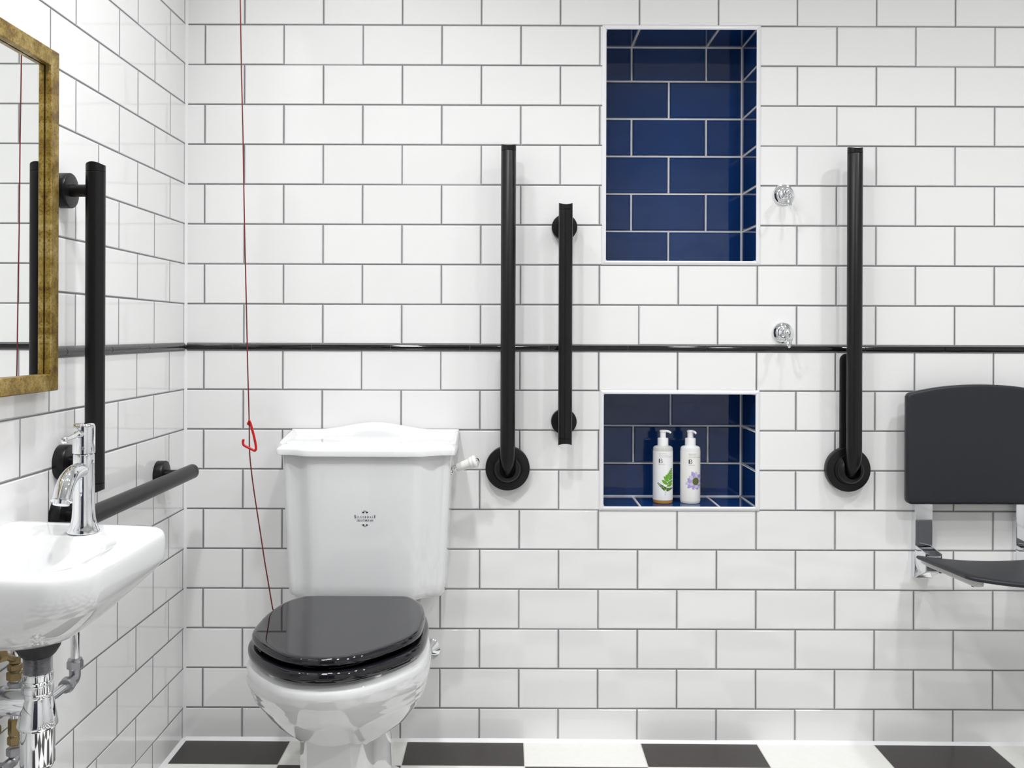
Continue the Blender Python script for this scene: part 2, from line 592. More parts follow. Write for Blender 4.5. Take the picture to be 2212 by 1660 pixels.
# white trims around the niches
def niche_trim(name, q):
    w, p = 0.0105, 0.004
    x0, x1, z0, z1 = q['x0'], q['x1'], q['z0'], q['z1']
    mb = MB()
    inner = [(x0, z0), (x1, z0), (x1, z1), (x0, z1)]
    outer = [(x0 - w, z0 - w), (x1 + w, z0 - w), (x1 + w, z1 + w), (x0 - w, z1 + w)]
    gap = 0.0003
    for k in range(4):
        a, b_ = k, (k + 1) % 4
        i0, i1, o0, o1 = (Vector((*v, 0)) for v in (inner[a], inner[b_], outer[a], outer[b_]))
        d = (i1 - i0).normalized() * gap
        i0, o0, i1, o1 = i0 + d, o0 + d, i1 - d, o1 - d
        lp = []
        for ii, oo in ((i0, o0), (i1, o1)):
            pr = [(oo, 0.0), (oo, -0.002), (oo.lerp(ii, 0.35), -p), (oo.lerp(ii, 0.75), -p), (ii, -0.0025), (ii, 0.0)]
            lp.append([(v.x, y, v.y) for v, y in pr])
        mb.loft(lp, (True, True))
    return structure(mb.build(name, M['trimwhite']))


niche_trim('trim_3', N_U)
niche_trim('trim_4', N_D)

# silicone seals
mb = MB()
s_ = 0.0056
mb.add([(XL, 0, -0.02), (XL + s_, 0, -0.02), (XL, -s_ * 1.1, -0.02), (XL, 0, ZC), (XL + s_, 0, ZC), (XL, -s_ * 1.1, ZC)], [(0, 1, 4, 3), (1, 2, 5, 4), (2, 0, 3, 5)])
structure(mb.build('trim_5', M['caulk']))
mb = MB()
for i in range(12):
    xa, xb = lerp(XL, XR, i / 12), lerp(XL, XR, (i + 1) / 12)
    ra, rb = 0.0075 + 0.0012 * math.sin(i * 2.3), 0.0075 + 0.0012 * math.sin((i + 1) * 2.3)
    mb.add([(xa, 0, fz(xa)), (xa, -ra, fz(xa)), (xa, 0, fz(xa) + ra), (xb, 0, fz(xb)), (xb, -rb, fz(xb)), (xb, 0, fz(xb) + rb)], [(1, 4, 5, 2), (0, 1, 4, 3)])
structure(mb.build('trim_6', M['caulk']))
mb = MB()
r0 = 0.008
mb.add([(XL, YF, fz(XL)), (XL + r0, YF, fz(XL)), (XL, YF, fz(XL) + r0), (XL, 0, fz(XL)), (XL + r0, 0, fz(XL)), (XL, 0, fz(XL) + r0)], [(1, 4, 5, 2)])
structure(mb.build('trim_7', M['caulk']))


# ------------------------------------------------------------------ grab rails
def cap_mesh(mb, r, z0, z1, k, mat, n=40, sgn=1):
    """end cap with a saddle cut"""
    loops = [[Vector((r * math.cos(2 * PI * i / n), r * math.sin(2 * PI * i / n), z0)) for i in range(n)]]
    top = []
    for i in range(n):
        cx_, sy_ = math.cos(2 * PI * i / n), math.sin(2 * PI * i / n)
        top.append(Vector((r * cx_, r * sy_, z1 - sgn * k * (1 - cx_ * cx_))))
    loops.append(top)
    for sc_ in (0.9, 0.6, 0.3):
        loops.append([Vector((r * sc_ * math.cos(2 * PI * i / n), r * sc_ * math.sin(2 * PI * i / n),
                              z1 - sgn * k * (1 - (sc_ * math.cos(2 * PI * i / n)) ** 2))) for i in range(n)])
    mb.loft(loops, (True, True), mat=mat)


def grab_rail(label, base, rot, length, f0, f1, stand=0.064, group='black wall-fixed grab rails'):
    """straight rail; local z runs along it, local -y points out of the wall"""
    t = thing('grab_rail', label, 'grab rail', base, group)
    R = rot
    T = Matrix.Translation(base) @ R
    r = 0.01735
    half = length / 2
    mb = MB()
    cl = 0.017
    mb.lathe([(r * .97, -half + cl), (r, -half + cl + .0006), (r, half - cl - .0006), (r * .97, half - cl)], T @ Z_UP(0, -stand, 0))
    mb.build('rail_tube', M['black'], t)
    for sgn in (1, -1):
        mb = MB()
        cap_mesh(mb, r, sgn * (half - cl + 0.0008), sgn * half, 0.005, T @ Z_UP(0, -stand, 0), sgn=sgn)
        mb.build('end_cap', M['black'], t)
    for z in (f0, f1):
        mb = MB()
        mb.lathe([(0.0322, 0), (0.0325, 0.0004), (0.0325, 0.0185), (0.0317, 0.0198), (0.0305, 0.0202), (0.012, 0.0202)], T @ Y_OUT(0, 0, z), 56)
        fl = mb.build('wall_flange', M['black'], t)
        mb = MB()
        mb.lathe([(0.0115, 0.019), (0.0115, stand - 0.006)], T @ Y_OUT(0, 0, z), 28)
        mb.build('post', M['black'], fl)
    return t


ROT_BACK = Matrix.Identity(4)
ROT_LEFT_V = Matrix.Rotation(PI / 2, 4, 'Z')
ROT_LEFT_H = Matrix(((0, -1, 0, 0), (0, 0, 1, 0), (-1, 0, 0, 0), (0, 0, 0, 1)))
zc = (1.3685 + 0.7655) / 2
grab_rail('straight black vertical grab rail on two round flanges left of the tall navy niche', (0.1432, 0, zc), ROT_BACK, 0.603, 0.247, -0.2475)
grab_rail('black vertical grab rail on the left wall beside the gilt mirror', (XL, -0.677, (1.3556 + 0.7486) / 2), ROT_LEFT_V, 0.607, 0.252, -0.249)
grab_rail('black horizontal grab rail low on the left wall behind the basin tap', (XL, -0.434, 0.7075), ROT_LEFT_H, 0.60, 0.245, -0.255)


# ------------------------------------------------------------------ hinged drop-down rails
def hinged_rail(label, x, zb, ztop):
    t = thing('hinged_support_rail', label, 'support rail', (x, 0, zb), 'black hinged support rails folded upright')
    # narrow backing plate on the wall
    mb = MB()
    zt = 0.9945
    out = [(x - 0.0172, zb), (x + 0.0172, zb)] + [(x + 0.0172 * math.cos(a * PI / 12), zt - 0.0172 + 0.0172 * math.sin(a * PI / 12)) for a in range(13)]
    loops = []
    for y, ins in ((0, 0), (-0.007, 0), (-0.0105, 0.0015), (-0.012, 0.005)):
        loops.append([(x + (px - x) * (1 - ins / 0.0172), y, pz - (ins if pz > zb + .1 else 0)) for px, pz in out])
    mb.loft(loops, (True, True))
    mb.build('wall_strip', M['black'], t)
    mb = MB()
    mb.lathe([(0.0558, 0), (0.0563, 0.001), (0.0563, 0.0190), (0.0555, 0.0208), (0.0542, 0.0214), (0.02, 0.0214)], Y_OUT(x, 0, zb), 72)
    pl = mb.build('hinge_plate', M['black'], t)
    # domed boss with a slot for the rail
    mb = MB()
    prof = [(0.0385, 0.020), (0.0375, 0.026), (0.0350, 0.0300)]
    for k in range(0, 10):
        a = PI / 2 * k / 9
        prof.append((0.0002 + 0.0342 * math.cos(a) ** 0.75, 0.031 + 0.022 * math.sin(a)))
    mb.lathe(prof, Y_OUT(x, 0, zb), 64)
    boss = mb.build('hinge_boss', M['black'], t)
    bpy.context.view_layer.update()
    cb_ = MB()
    loop = [(x + 0.0203 * math.cos(PI + PI * k / 16), zb - 0.0005 + 0.0203 * math.sin(PI + PI * k / 16)) for k in range(17)]
    loop += [(x + 0.0203, zb + 0.08), (x - 0.0203, zb + 0.08)]
    cb_.loft([[(px, -0.026, pz) for px, pz in loop], [(px, -0.12, pz) for px, pz in loop]], (True, True))
    cut = cb_.build('cutter', M['black'])
    cut.location = (0, 0, 0)
    bpy.context.view_layer.update()
    boolean(boss, cut)
    # rail
    r, yp = 0.0187, -0.058
    mb = MB()
    cl = 0.016
    pts = [(x, -0.036, zb - 0.0125), (x, -0.043, zb + 0.002), (x, -0.050, zb + 0.014), (x, -0.056, zb + 0.030), (x, yp, zb + 0.05), (x, yp, zb + 0.08), (x, yp, ztop - cl - 0.001), (x, yp, ztop - cl)]
    mb.tube(pts, [0.0095, 0.0125, 0.0158, 0.0182, r, r, r, r * .97], 40)
    mb.build('rail_tube', M['black'], t)
    mb = MB()
    cap_mesh(mb, r, ztop - cl + 0.0008, ztop, 0.0045, Z_UP(x, yp, 0))
    mb.build('end_cap', M['black'], t)
    return t


hinged_rail('black hinged rail folded up on a round plate right of the toilet cistern', 0.0005, 0.7005, 1.5145)
hinged_rail('black hinged rail folded up on a round plate left of the shower seat', 0.8655, 0.7000, 1.5105)


# ------------------------------------------------------------------ mirror
def mirror():
    xf, xg, xb = -0.8005, -0.8122, XL
    d_far = 1.692
    y1 = d_far - CAMD
    y0 = y1 - 0.50
    z1, z0 = CAMZ + 0.4965, CAMZ - 0.1045
    w = 0.030
    t = thing('wall_mirror', 'rectangular mirror in an antique gilt frame on the left wall', 'mirror', (XL, (y0 + y1) / 2, z0))
    mb = MB()
    outer = [(y0, z0), (y1, z0), (y1, z1), (y0, z1)]
    sx = [(1, 1), (-1, 1), (-1, -1), (1, -1)]
    # profile across the frame: (distance from the outer edge, x)
    prof = [(0, xb), (0, xf - 0.002), (0.002, xf), (w - 0.002, xf), (w - 0.0004, xf - 0.0010), (w, xf - 0.0025), (w + 0.0003, xg + 0.0016), (w - 0.004, xg + 0.0014), (w - 0.004, xb)]
    for k in range(4):
        a, b_ = k, (k + 1) % 4
        lp = []
        for q in (a, b_):
            oy, oz = outer[q]
            lp.append([(px, oy + sx[q][0] * dd, oz + sx[q][1] * dd) for dd, px in prof])
        mb.loft(lp, (False, False), closed=True)
    mb.build('frame', M['gilt'], t, sharp=30)
    mb = MB()
    e_ = 0.0035
    mb.add([(xg, y0 + w - e_, z0 + w - e_), (xg, y1 - w + e_, z0 + w - e_), (xg, y1 - w + e_, z1 - w + e_), (xg, y0 + w - e_, z1 - w + e_),
            (xb + .002, y0 + w - e_, z0 + w - e_), (xb + .002, y1 - w + e_, z0 + w - e_), (xb + .002, y1 - w + e_, z1 - w + e_), (xb + .002, y0 + w - e_, z1 - w + e_)],
           [(0, 1, 2, 3), (4, 7, 6, 5), (0, 4, 5, 1), (1, 5, 6, 2), (2, 6, 7, 3), (3, 7, 4, 0)])
    mb.build('mirror_glass', M['mirror'], t)


mirror()


# ------------------------------------------------------------------ basin
def basin():
    def D(d):
        return d - CAMD
    t = thing('wash_basin', 'small white ceramic wall-hung basin below the gilt mirror', 'basin', (-0.70, D(1.42), 0.588))
    rows = [  # x0, x1, d_near, d_far, z, r(front corners)
        (-0.75, -0.665, 1.375, 1.45, 0.5880, 0.035),
        (-0.78, -0.645, 1.345, 1.465, 0.5915, 0.055),
        (-0.795, -0.633, 1.318, 1.482, 0.5990, 0.07),
        (-0.810, -0.613, 1.290, 1.51, 0.6140, 0.08),
        (-0.820, -0.592, 1.268, 1.545, 0.6330, 0.085),
        (-0.824, -0.576, 1.254, 1.575, 0.6500, 0.085),
        (-0.825, -0.5665, 1.2475, 1.593, 0.6630, 0.080),
        (-0.825, -0.5640, 1.2455, 1.599, 0.6720, 0.076),
        (-0.825, -0.5635, 1.2445, 1.600, 0.6900, 0.075),
        (-0.825, -0.5635, 1.2445, 1.600, 0.7050, 0.075),
        (-0.825, -0.5652, 1.2460, 1.5985, 0.7130, 0.074),
        (-0.825, -0.5700, 1.2500, 1.5945, 0.7185, 0.071),
        (-0.825, -0.5770, 1.2555, 1.589, 0.7212, 0.066),
        # deck and bowl
        (-0.806, -0.5850, 1.2605, 1.520, 0.7212, 0.062),
        (-0.796, -0.5930, 1.2650, 1.500, 0.7202, 0.062),
        (-0.788, -0.6040, 1.2695, 1.491, 0.7174, 0.064),
        (-0.782, -0.6170, 1.2740, 1.484, 0.7125, 0.066),
        (-0.777, -0.6330, 1.2790, 1.477, 0.7050, 0.068),
        (-0.774, -0.6510, 1.2845, 1.468, 0.6930, 0.058),
        (-0.772, -0.6660, 1.2920, 1.460, 0.6780, 0.050),
        (-0.770, -0.6780, 1.3020, 1.450, 0.6600, 0.044),
        (-0.767, -0.6880, 1.3180, 1.440, 0.6400, 0.036),
        (-0.760, -0.6990, 1.3450, 1.425, 0.6230, 0.026),
        (-0.748, -0.7120, 1.3700, 1.405, 0.6150, 0.014),
    ]
    loops = []
    for i, (x0, x1, d0, d1, z, r) in enumerate(rows):
        rb = 0.012 if i < 13 else 0.04
        rb = min(rb, 0.45 * min(x1 - x0, d1 - d0))
        r1 = min(r, 0.48 * min(x1 - x0, d1 - d0))
        far = min(r1, 0.042 if 5 < i < 13 else r1)
        lp = []
        for x, y in rr(x0, x1, D(d0), D(d1), (rb, r1, far, rb), 10):
            zz = z
            if 9 < i < 17:
                q = max(0.0, min(1.0, (-0.782 - x) / 0.035))
                zz += 0.007 * q * q * (3 - 2 * q)
            lp.append((x, y, zz))
        loops.append(lp)
    mb = MB()
    mb.loft(loops, (True, True))
    mb.build('basin_body', M['ceramic'], t, sharp=60, subd=1)
    # drain fitting in the bowl
    mb = MB()
    mb.lathe([(0.0165, 0), (0.0165, 0.002), (0.014, 0.0035), (0.010, 0.002)], Z_UP(-0.730, D(1.388), 0.6145), 28)
    mb.build('drain', M['chrome'], t)
    return t


basin()


def tap():
    d = 1.527
    x, y, zb = -0.6815, d - CAMD, 0.7214
    t = thing('basin_mixer_tap', 'chrome single-lever mixer tap standing on the white basin', 'tap', (x, y, zb))
    mb = MB()
    mb.lathe([(0.0240, 0), (0.0248, 0.0012), (0.0246, 0.0030), (0.0222, 0.0075), (0.0195, 0.0150), (0.0178, 0.0240), (0.0169, 0.0380), (0.0166, 0.060),
              (0.0163, 0.085), (0.0160, 0.110), (0.0159, 0.1245), (0.0150, 0.1262)], Z_UP(x, y, zb), 48)
    body = mb.build('tap_body', M['chrome'], t)
    # head
    mb = MB()
    mb.lathe([(0.0150, 0.1265), (0.0168, 0.1275), (0.0170, 0.1290), (0.0170, 0.1690), (0.0166, 0.1715), (0.0152, 0.1740), (0.0125, 0.1755), (0.006, 0.1762)], Z_UP(x, y, zb), 48)
    head = mb.build('tap_head', M['chrome'], t)
    # lever towards the camera side of the head
    def W(px, py, dd):
        return at(px, py, dd)
    a = Vector((x, y - 0.010, zb + 0.160))
    b_ = at(139.5, 951.5, 1.438)
    mb = MB()
    dirv = (b_ - a)
    mb.tube([a, a + dirv * 0.22, a + dirv * 0.30, a + dirv * 0.34, a + dirv * 0.95, b_], [0.0062, 0.0062, 0.0058, 0.0043, 0.0037, 0.0037], 20)
    mb.sphere(b_, 0.0056, 18, 10)
    mb.build('lever', M['chrome'], head)
    # indicator dot
    n = Vector((-0.1, -1, 0)).normalized()
    n = Vector((at(172, 969, 1.5).x - x, 0, 0))
    ux = (n.x) / 0.017
    ux = max(-0.9, min(0.9, ux))
    nv = Vector((ux, -math.sqrt(1 - ux * ux), 0))
    c_ = Vector((x, y, at(172, 969.5, 1.51).z)) + nv * 0.0168
    tx = Vector((-nv.y, nv.x, 0))
    mb = MB()
    loops = []
    for r, h in ((0.0027, 0), (0.0027, 0.0005), (0.0022, 0.0008)):
        loops.append([c_ + nv * h + (tx * math.cos(2 * PI * k / 20) + Vector((0, 0, 1)) * math.sin(2 * PI * k / 20)) * r for k in range(20)])
    mb.loft(loops, (True, True))
    mb.build('indicator_dot', M['dot'], head)
    # spout
    mb = MB()
    zr = zb
    sp = [(0.004, 0.100), (-0.010, 0.1015), (-0.026, 0.1015), (-0.042, 0.0985), (-0.056, 0.0920), (-0.066, 0.0825), (-0.0725, 0.0710), (-0.0755, 0.0640)]
    sp = catmull([(0, p, q) for p, q in sp], 4)
    pts = [Vector((x + 0.002 * 0, y + p.y, zr + p.z)) for p in sp]
    rad = [lerp(0.0120, 0.0138, min(1, k / (len(pts) - 1) * 1.2)) for k in range(len(pts))]
    mb.tube(pts, rad, 28, (True, True))
    mb.build('spout', M['chrome'], t)
    e_ = pts[-1]
    dv = (pts[-1] - pts[-2]).normalized()
    mb = MB()
    up_ = dv
    mb.tube([e_ - dv * 0.0012, e_ + dv * 0.0004, e_ + dv * 0.0016, e_ + dv * 0.0018, e_ + dv * 0.0068, e_ + dv * 0.007], [0.0140, 0.0160, 0.0160, 0.0125, 0.0118, 0.0105], 28)
    mb.build('aerator', M['chrome'], t)


tap()


def bottle_trap():
    d = 1.42
    x, y = -0.7015, d - CAMD
    t = thing('bottle_trap', 'chrome bottle trap with black rubber washer hanging under the basin', 'waste trap', (x, y, 0.388))
    mb = MB()
    mb.lathe([(0.0345, 0.5895), (0.0345, 0.584), (0.031, 0.572), (0.0255, 0.563), (0.0215, 0.559), (0.018, 0.559)], Z_UP(x, y, 0), 40)
    mb.build('rubber_washer', M['rubber'], t, sharp=30)
    prof = []
    z = 0.562
    while z > 0.533:
        prof += [(0.0205, z), (0.0194, z - 0.0009)]
        z -= 0.0019
    mb = MB()
    mb.lathe(prof, Z_UP(x, y, 0), 40)
    mb.build('threaded_tail', M['steel'], t, sharp=30)

    def knurl(z0, z1, r):
        m2 = MB()
        n = 96
        lp = []
        for zz, k in ((z1, 0.93), (z1 - 0.0015, 0.985), (z0 + 0.0015, 0.985), (z0, 0.93)):
            lp.append([(x + r * k * (1 - 0.012 * (i % 2)) * math.cos(2 * PI * i / n), y + r * k * (1 - 0.012 * (i % 2)) * math.sin(2 * PI * i / n), zz) for i in range(n)])
        m2.loft(lp, (True, True))
        m2.lathe([(r * .90, z1 + 0.0012), (r * .97, z1 + 0.0002), (r * .97, z1 - 0.0008)], Z_UP(x, y, 0), 40)
        m2.lathe([(r * .97, z0 + 0.0005), (r * .96, z0 - 0.0012), (r * .85, z0 - 0.0022)], Z_UP(x, y, 0), 40)
        return m2.build('knurled_nut', M['chrome'], t, sharp=25)
    knurl(0.5235, 0.5345, 0.0222)
    knurl(0.5055, 0.5165, 0.0226)
    mb = MB()
    mb.lathe([(0.019, 0.5240), (0.0185, 0.515)], Z_UP(x, y, 0), 40)
    mb.build('neck', M['chrome'], t)
    mb = MB()
    mb.lathe([(0.0208, 0.5045), (0.0212, 0.5005), (0.0205, 0.4985), (0.0212, 0.4965), (0.0222, 0.4945), (0.0285, 0.4585), (0.0284, 0.4565), (0.0265, 0.4528), (0.0240, 0.4515)], Z_UP(x, y, 0), 48)
    body = mb.build('trap_cone', M['chrome'], t, sharp=30)
    mb = MB()
    prof = [(0.0243, 0.4530), (0.0241, 0.4000)]
    for k in range(8):
        a = PI / 2 * k / 7
        prof.append((0.0241 - 0.014 * (1 - math.cos(a)), 0.4000 - 0.012 * math.sin(a)))
    prof.append((0.004, 0.3878))
    mb.lathe(prof, Z_UP(x, y, 0), 48)
    mb.build('trap_cup', M['chrome'], t, sharp=50)
    # outlet to the wall
    mb = MB()
    zo = 0.489
    mb.lathe([(0.0170, 0), (0.0170, 0.122)], X_OUT(XL + 0.001, y, zo) , 36)
    mb.lathe([(0.0195, 0.073), (0.0198, 0.075), (0.0190, 0.095), (0.0200, 0.122)], X_OUT(XL, y, zo), 36)
    op = mb.build('outlet_pipe', M['chrome'], t, sharp=30)
    mb = MB()
    mb.lathe([(0.0175, 0.050), (0.0222, 0.052), (0.0224, 0.066), (0.0232, 0.068), (0.0232, 0.071), (0.0205, 0.0735)], X_OUT(XL, y, zo), 44)
    mb.build('outlet_nut', M['steel'], op, sharp=30)
    mb = MB()
    mb.lathe([(0.034, 0.0), (0.034, 0.003), (0.026, 0.010), (0.0185, 0.013)], X_OUT(XL, y, zo), 44)
    mb.build('wall_rose', M['chrome'], op)
    return t


bottle_trap()


def hexnut(mb, a, b_, r, mi=0):
    """hexagonal nut from a to b"""
    a, b_ = Vector(a), Vector(b_)
    mb.tube([a, a.lerp(b_, .12), a.lerp(b_, .88), b_], [r * .9, r, r, r * .9], 6, mi=mi)


def supply_right():
    t = thing('water_supply_pipe', 'thin chrome supply pipe with elbow right of the bottle trap', 'pipe', at(162, 1467, 1.68), 'supply pipes under the basin')
    p = at(162, 1467, 1.68)
    q = at(118, 1488, 1.605)
    hdir = (q - p).normalized()
    hdir.z = 0
    hdir.normalize()
    top = Vector((p.x, p.y, 0.685))
    mb = MB()
    mb.tube(catmull([Vector((-.752, -.848, .639)), Vector((-.754, -.835, .622)), Vector((-.760, -.785, .592)), Vector((p.x, p.y, .555)), Vector((p.x, p.y, .53)), Vector((p.x, p.y, p.z + 0.012))], 4), 0.0075, 24)
    mb.build('riser', M['chrome'], t)
    mb = MB()
    mb.tube([p + hdir * 0.014, p + hdir * 0.135], 0.0075, 24)
    mb.build('branch_pipe', M['chrome'], t)
    mb = MB()
    arc = [p + Vector((0, 0, 0.020)), p + Vector((0, 0, 0.008))]
    arc += [p + hdir * 0.008 * (1 - math.cos(a)) + Vector((0, 0, 1)) * 0.008 * (1 - math.sin(a)) for a in (0.3, 0.6, 0.9, 1.2)]
    arc += [p + hdir * 0.009, p + hdir * 0.026]
    mb.tube(arc, 0.0098, 24)
    mb.build('elbow', M['steel'], t)
    for a, b_ in ((p + Vector((0, 0, 0.018)), p + Vector((0, 0, 0.033))), (p + hdir * 0.020, p + hdir * 0.036)):
        mb = MB()
        hexnut(mb, a, b_, 0.0138)
        dv = (b_ - a).normalized()
        mb.tube([b_ - dv * .001, b_ + dv * 0.003, b_ + dv * 0.0035], [0.0125, 0.0118, 0.0085], 24)
        mb.build('compression_nut', M['steel'], t, sharp=25)
    return t


supply_right()


def supply_left():
    x, d = -0.793, 1.53
    y = d - CAMD
    t = thing('water_supply_pipe', 'brass and chrome supply pipe half hidden left of the bottle trap', 'pipe', (x, y, 0.36), 'supply pipes under the basin')

    def Z(py):
        return CAMZ - (py - 720 + 3.5) * d / F
    mb = MB()
    mb.tube([(x, y, Z(1405)), (x, y, Z(1600))], 0.0068, 20)
    mb.build('riser', M['chrome'], t)
    for a, b_, r, mat in ((1418, 1434, 0.0085, 'brass'), (1434, 1448, 0.0112, 'brass'), (1450, 1469, 0.0125, 'brass'), (1472, 1490, 0.0112, 'steel'),
                          (1552, 1588, 0.0100, 'brass'), (1590, 1608, 0.0110, 'brass'), (1614, 1632, 0.0125, 'steel')):
        mb = MB()
        hexnut(mb, (x, y, Z(a)), (x, y, Z(b_)), r)
        mb.build('fitting', M[mat], t, sharp=25)
    # elbow and horizontal pipe at the foot
    ze = Z(1645)
    mb = MB()
    mb.tube([(x, y, Z(1628)), (x, y, ze + 0.006), (x - 0.001, y - 0.004, ze + 0.001), (x - 0.003, y - 0.012, ze), (x - 0.006, y - 0.16, ze)], 0.0088, 22)
    mb.build('elbow', M['steel'], t)
    for k in (0.028, 0.05):
        mb = MB()
        hexnut(mb, (x - 0.003, y - k, ze), (x - 0.0035, y - k - 0.015, ze), 0.0128)
        mb.build('compression_nut', M['steel'], t, sharp=25)
    # wall rose
    c_ = at(22, 1580, 1.50)
    mb = MB()
    mb.lathe([(0.0335, 0), (0.0335, 0.002), (0.030, 0.006), (0.020, 0.012), (0.009, 0.016), (0.009, 0.022)], X_OUT(XL, c_.y, c_.z), 44)
    mb.build('wall_rose', M['chrome'], t)
    # brass hose end at the far left, tight under the bowl
    mb = MB()
    c_ = at(14, 1417, 1.49)
    c_.x = -0.79
    mb.tube([(c_.x - 0.02, c_.y - 0.03, c_.z), (c_.x, c_.y, c_.z), (x, y, Z(1425))], [0.006, 0.006, 0.0055], 16)
    hexnut(mb, (c_.x - 0.006, c_.y - 0.008, c_.z), (c_.x + 0.001, c_.y + 0.004, c_.z), 0.0098)
    mb.build('hose', M['brass'], t, sharp=25)


supply_left()

# ------------------------------------------------------------------ toilet
CXC = -0.336      # cistern centre line
CXP = -0.349      # pan centre line
HALF = [(0, -.237), (.06, -.237), (.100, -.238), (.120, -.2455), (.1465, -.29), (.1600, -.356), (.1635, -.41), (.1630, -.469), (.1555, -.508), (.137, -.5475), (.105, -.592), (.07, -.6265), (.035, -.645), (0, -.6505)]


def seat_outline(per=5):
    h = catmull([(a, b_) for a, b_ in HALF], per)
    right = [(p.x, p.y) for p in h]
    left = [(-p.x, p.y) for p in reversed(h[1:-1])]
    return right + left


OUT = seat_outline()


def offset(loop, dlt):
    n = len(loop)
    res = []
    for i in range(n):
        a, c_ = Vector(loop[i - 1]), Vector(loop[(i + 1) % n])
        tg = (c_ - a).normalized()
        nrm = Vector((tg.y, -tg.x))
        p = Vector(loop[i])
        # outward = away from centroid
        if nrm.dot(p - Vector((0, -0.44))) < 0:
            nrm = -nrm
        res.append((p.x + nrm.x * dlt, p.y + nrm.y * dlt))
    return res


def toilet():
    t = thing('toilet', 'white close-coupled ceramic toilet with glossy black seat and lid', 'toilet', (CXP, -0.35, 0))
    # --- pan
    zt = [(.185, .064), (.20, .090), (.22, .120), (.242, .145), (.27, .1635), (.288, .1715), (.294, .1760), (.299, .1772), (.304, .1770), (.308, .1795), (.314, .1815), (.320, .1815), (.325, .1830),
          (.333, .1860), (.342, .1868), (.350, .1850), (.356, .1845), (.362, .1850), (.372, .1830), (.380, .1770), (.3845, .170)]
    yf = [(.185, -.505), (.20, -.520), (.22, -.545), (.242, -.568), (.27, -.600), (.288, -.620), (.304, -.634), (.33, -.655), (.345, -.664), (.362, -.668), (.372, -.666), (.3845, -.652)]
    yb = [(.185, -.30), (.22, -.27), (.27, -.235), (.32, -.215), (.3845, -.215)]
    loops = []
    zs = [.185, .192, .20, .21, .22, .231, .242, .256, .27, .280, .288, .294, .299, .304, .308, .314, .320, .325, .333, .342, .350, .356, .362, .368, .372, .377, .381, .3845]
    for z in zs:
        s_, f_, b_ = table(zt, z), table(yf, z), table(yb, z)
        lp = []
        for px, py in OUT:
            v = (py + .237) / (-.6505 + .237)
            lp.append((CXP + px * s_ / .1635, lerp(b_, f_, v), z))
        loops.append(lp)
    # inner lip closes the top below the seat
    for sc_, z in ((0.93, .3850), (0.80, .3840), (0.74, .375), (0.6, .33), (0.3, .30)):
        lp = []
        for px, py in OUT:
            lp.append((CXP + px * sc_ * 1.04, lerp(-.43, py, sc_), z))
        loops.append(lp)
    mb = MB()
    mb.loft(loops, (True, True))
    # pedestal
    plan = [(.045, -.558), (.066, -.522), (.067, -.39), (.072, -.35), (.084, -.31), (.090, -.28), (.088, -.24), (.074, -.10), (.068, -.05)]
    ring = [(CXP - 0.003 + a, b_) for a, b_ in plan] + [(CXP - 0.003 - a, b_) for a, b_ in reversed(plan)]
    loops = []
    for z, s_ in ((fz(CXP), 1.02), (.06, 1.0), (.12, .97), (.20, .96), (.245, .97)):
        loops.append([(CXP + (a - CXP) * s_, -.30 + (b_ + .30) * s_, z) for a, b_ in ring])
    mb.loft(loops, (True, True))
    # rear column up to the cistern shelf
    loops = []
    for z, hw, y0, y1 in ((.20, .066, -.29, -.045), (.30, .070, -.29, -.04), (.345, .080, -.28, -.03), (.37, .115, -.265, -.025), (.3945, .140, -.225, -.022), (.398, .134, -.222, -.026)):
        loops.append([(x_, y_, z) for x_, y_ in rr(CXP - hw, CXP + hw, y0, y1, .03, 6)])
    mb.loft(loops, (True, True))
    # spreading foot with a rounded fixing boss at each side
    loops = []
    for z, hw, e_ in ((fz(CXP), .114, 0), (.016, .114, 0), (.025, .110, .004), (.030, .100, .012)):
        loops.append([(x_, y_, z) for x_, y_ in rr(CXP - hw, CXP + hw, -.345 + e_, -.185 - e_, .045, 8)])
    mb.loft(loops, (True, True))
    for s_ in (-1, 1):
        mb.sphere((CXP + s_ * .092, -.262, .030), .018, 20, 12)
    mb.build('pan', M['ceramic'], t, sharp=44)
    # --- seat ring
    prof = [(0.0, .4045), (0.004, .4118), (.0105, .4116), (.0155, .4098), (.0180, .4050), (.0185, .3990), (.0175, .3930), (.0140, .3890), (.0080, .3872), (-.006, .3870), (-.058, .3880), (-.062, .396), (-.058, .403), (-.02, .4045)]
    loops = [[(CXP + a, b_, z) for a, b_ in offset(OUT, dl)] for dl, z in prof]
    mb = MB()
    mb.loft(loops, wrap=True)
    seat = mb.build('seat', M['seatblack'], t, sharp=60)
    for sx_ in (-1, 1):
        bx_, by_ = min(offset(OUT, .0005), key=lambda q: abs(q[0] - sx_ * .098) + (9 if q[1] > -.5 else 0))
        mb = MB()
        mb.sphere((CXP + bx_, by_, .3875), .0105, 20, 10, sc_=(1, 1, .62))
        mb.build('seat_buffer', M['plasticw'], seat)
    # --- seat lid
    prof = [(-.030, .4125), (-.012, .4130), (-.006, .4190), (.003, .4202), (.0070, .4207), (.0095, .4220), (.0106, .4245), (.0102, .4285), (.0085, .4320), (.0060, .4345), (.0015, .4355), (-.002, .4357), (-.006, .4357)]
    loops = [[(CXP + a, b_, z) for a, b_ in offset(OUT, dl)] for dl, z in prof]
    mb = MB()
    mb.loft(loops, (True, True))
    mb.build('seat_lid', M['seatblack'], t, sharp=70)
    for s_ in (-1, 1):
        mb = MB()
        mb.tube([(CXP + s_ * .075 - .012, -.232, .4085), (CXP + s_ * .075 + .012, -.232, .4085)], .0085, 20)
        mb.lathe([(.010, .3975), (.010, .401), (.007, .404)], Z_UP(CXP + s_ * .075, -.232, 0), 20)
        mb.build('seat_hinge', M['chrome'], t)

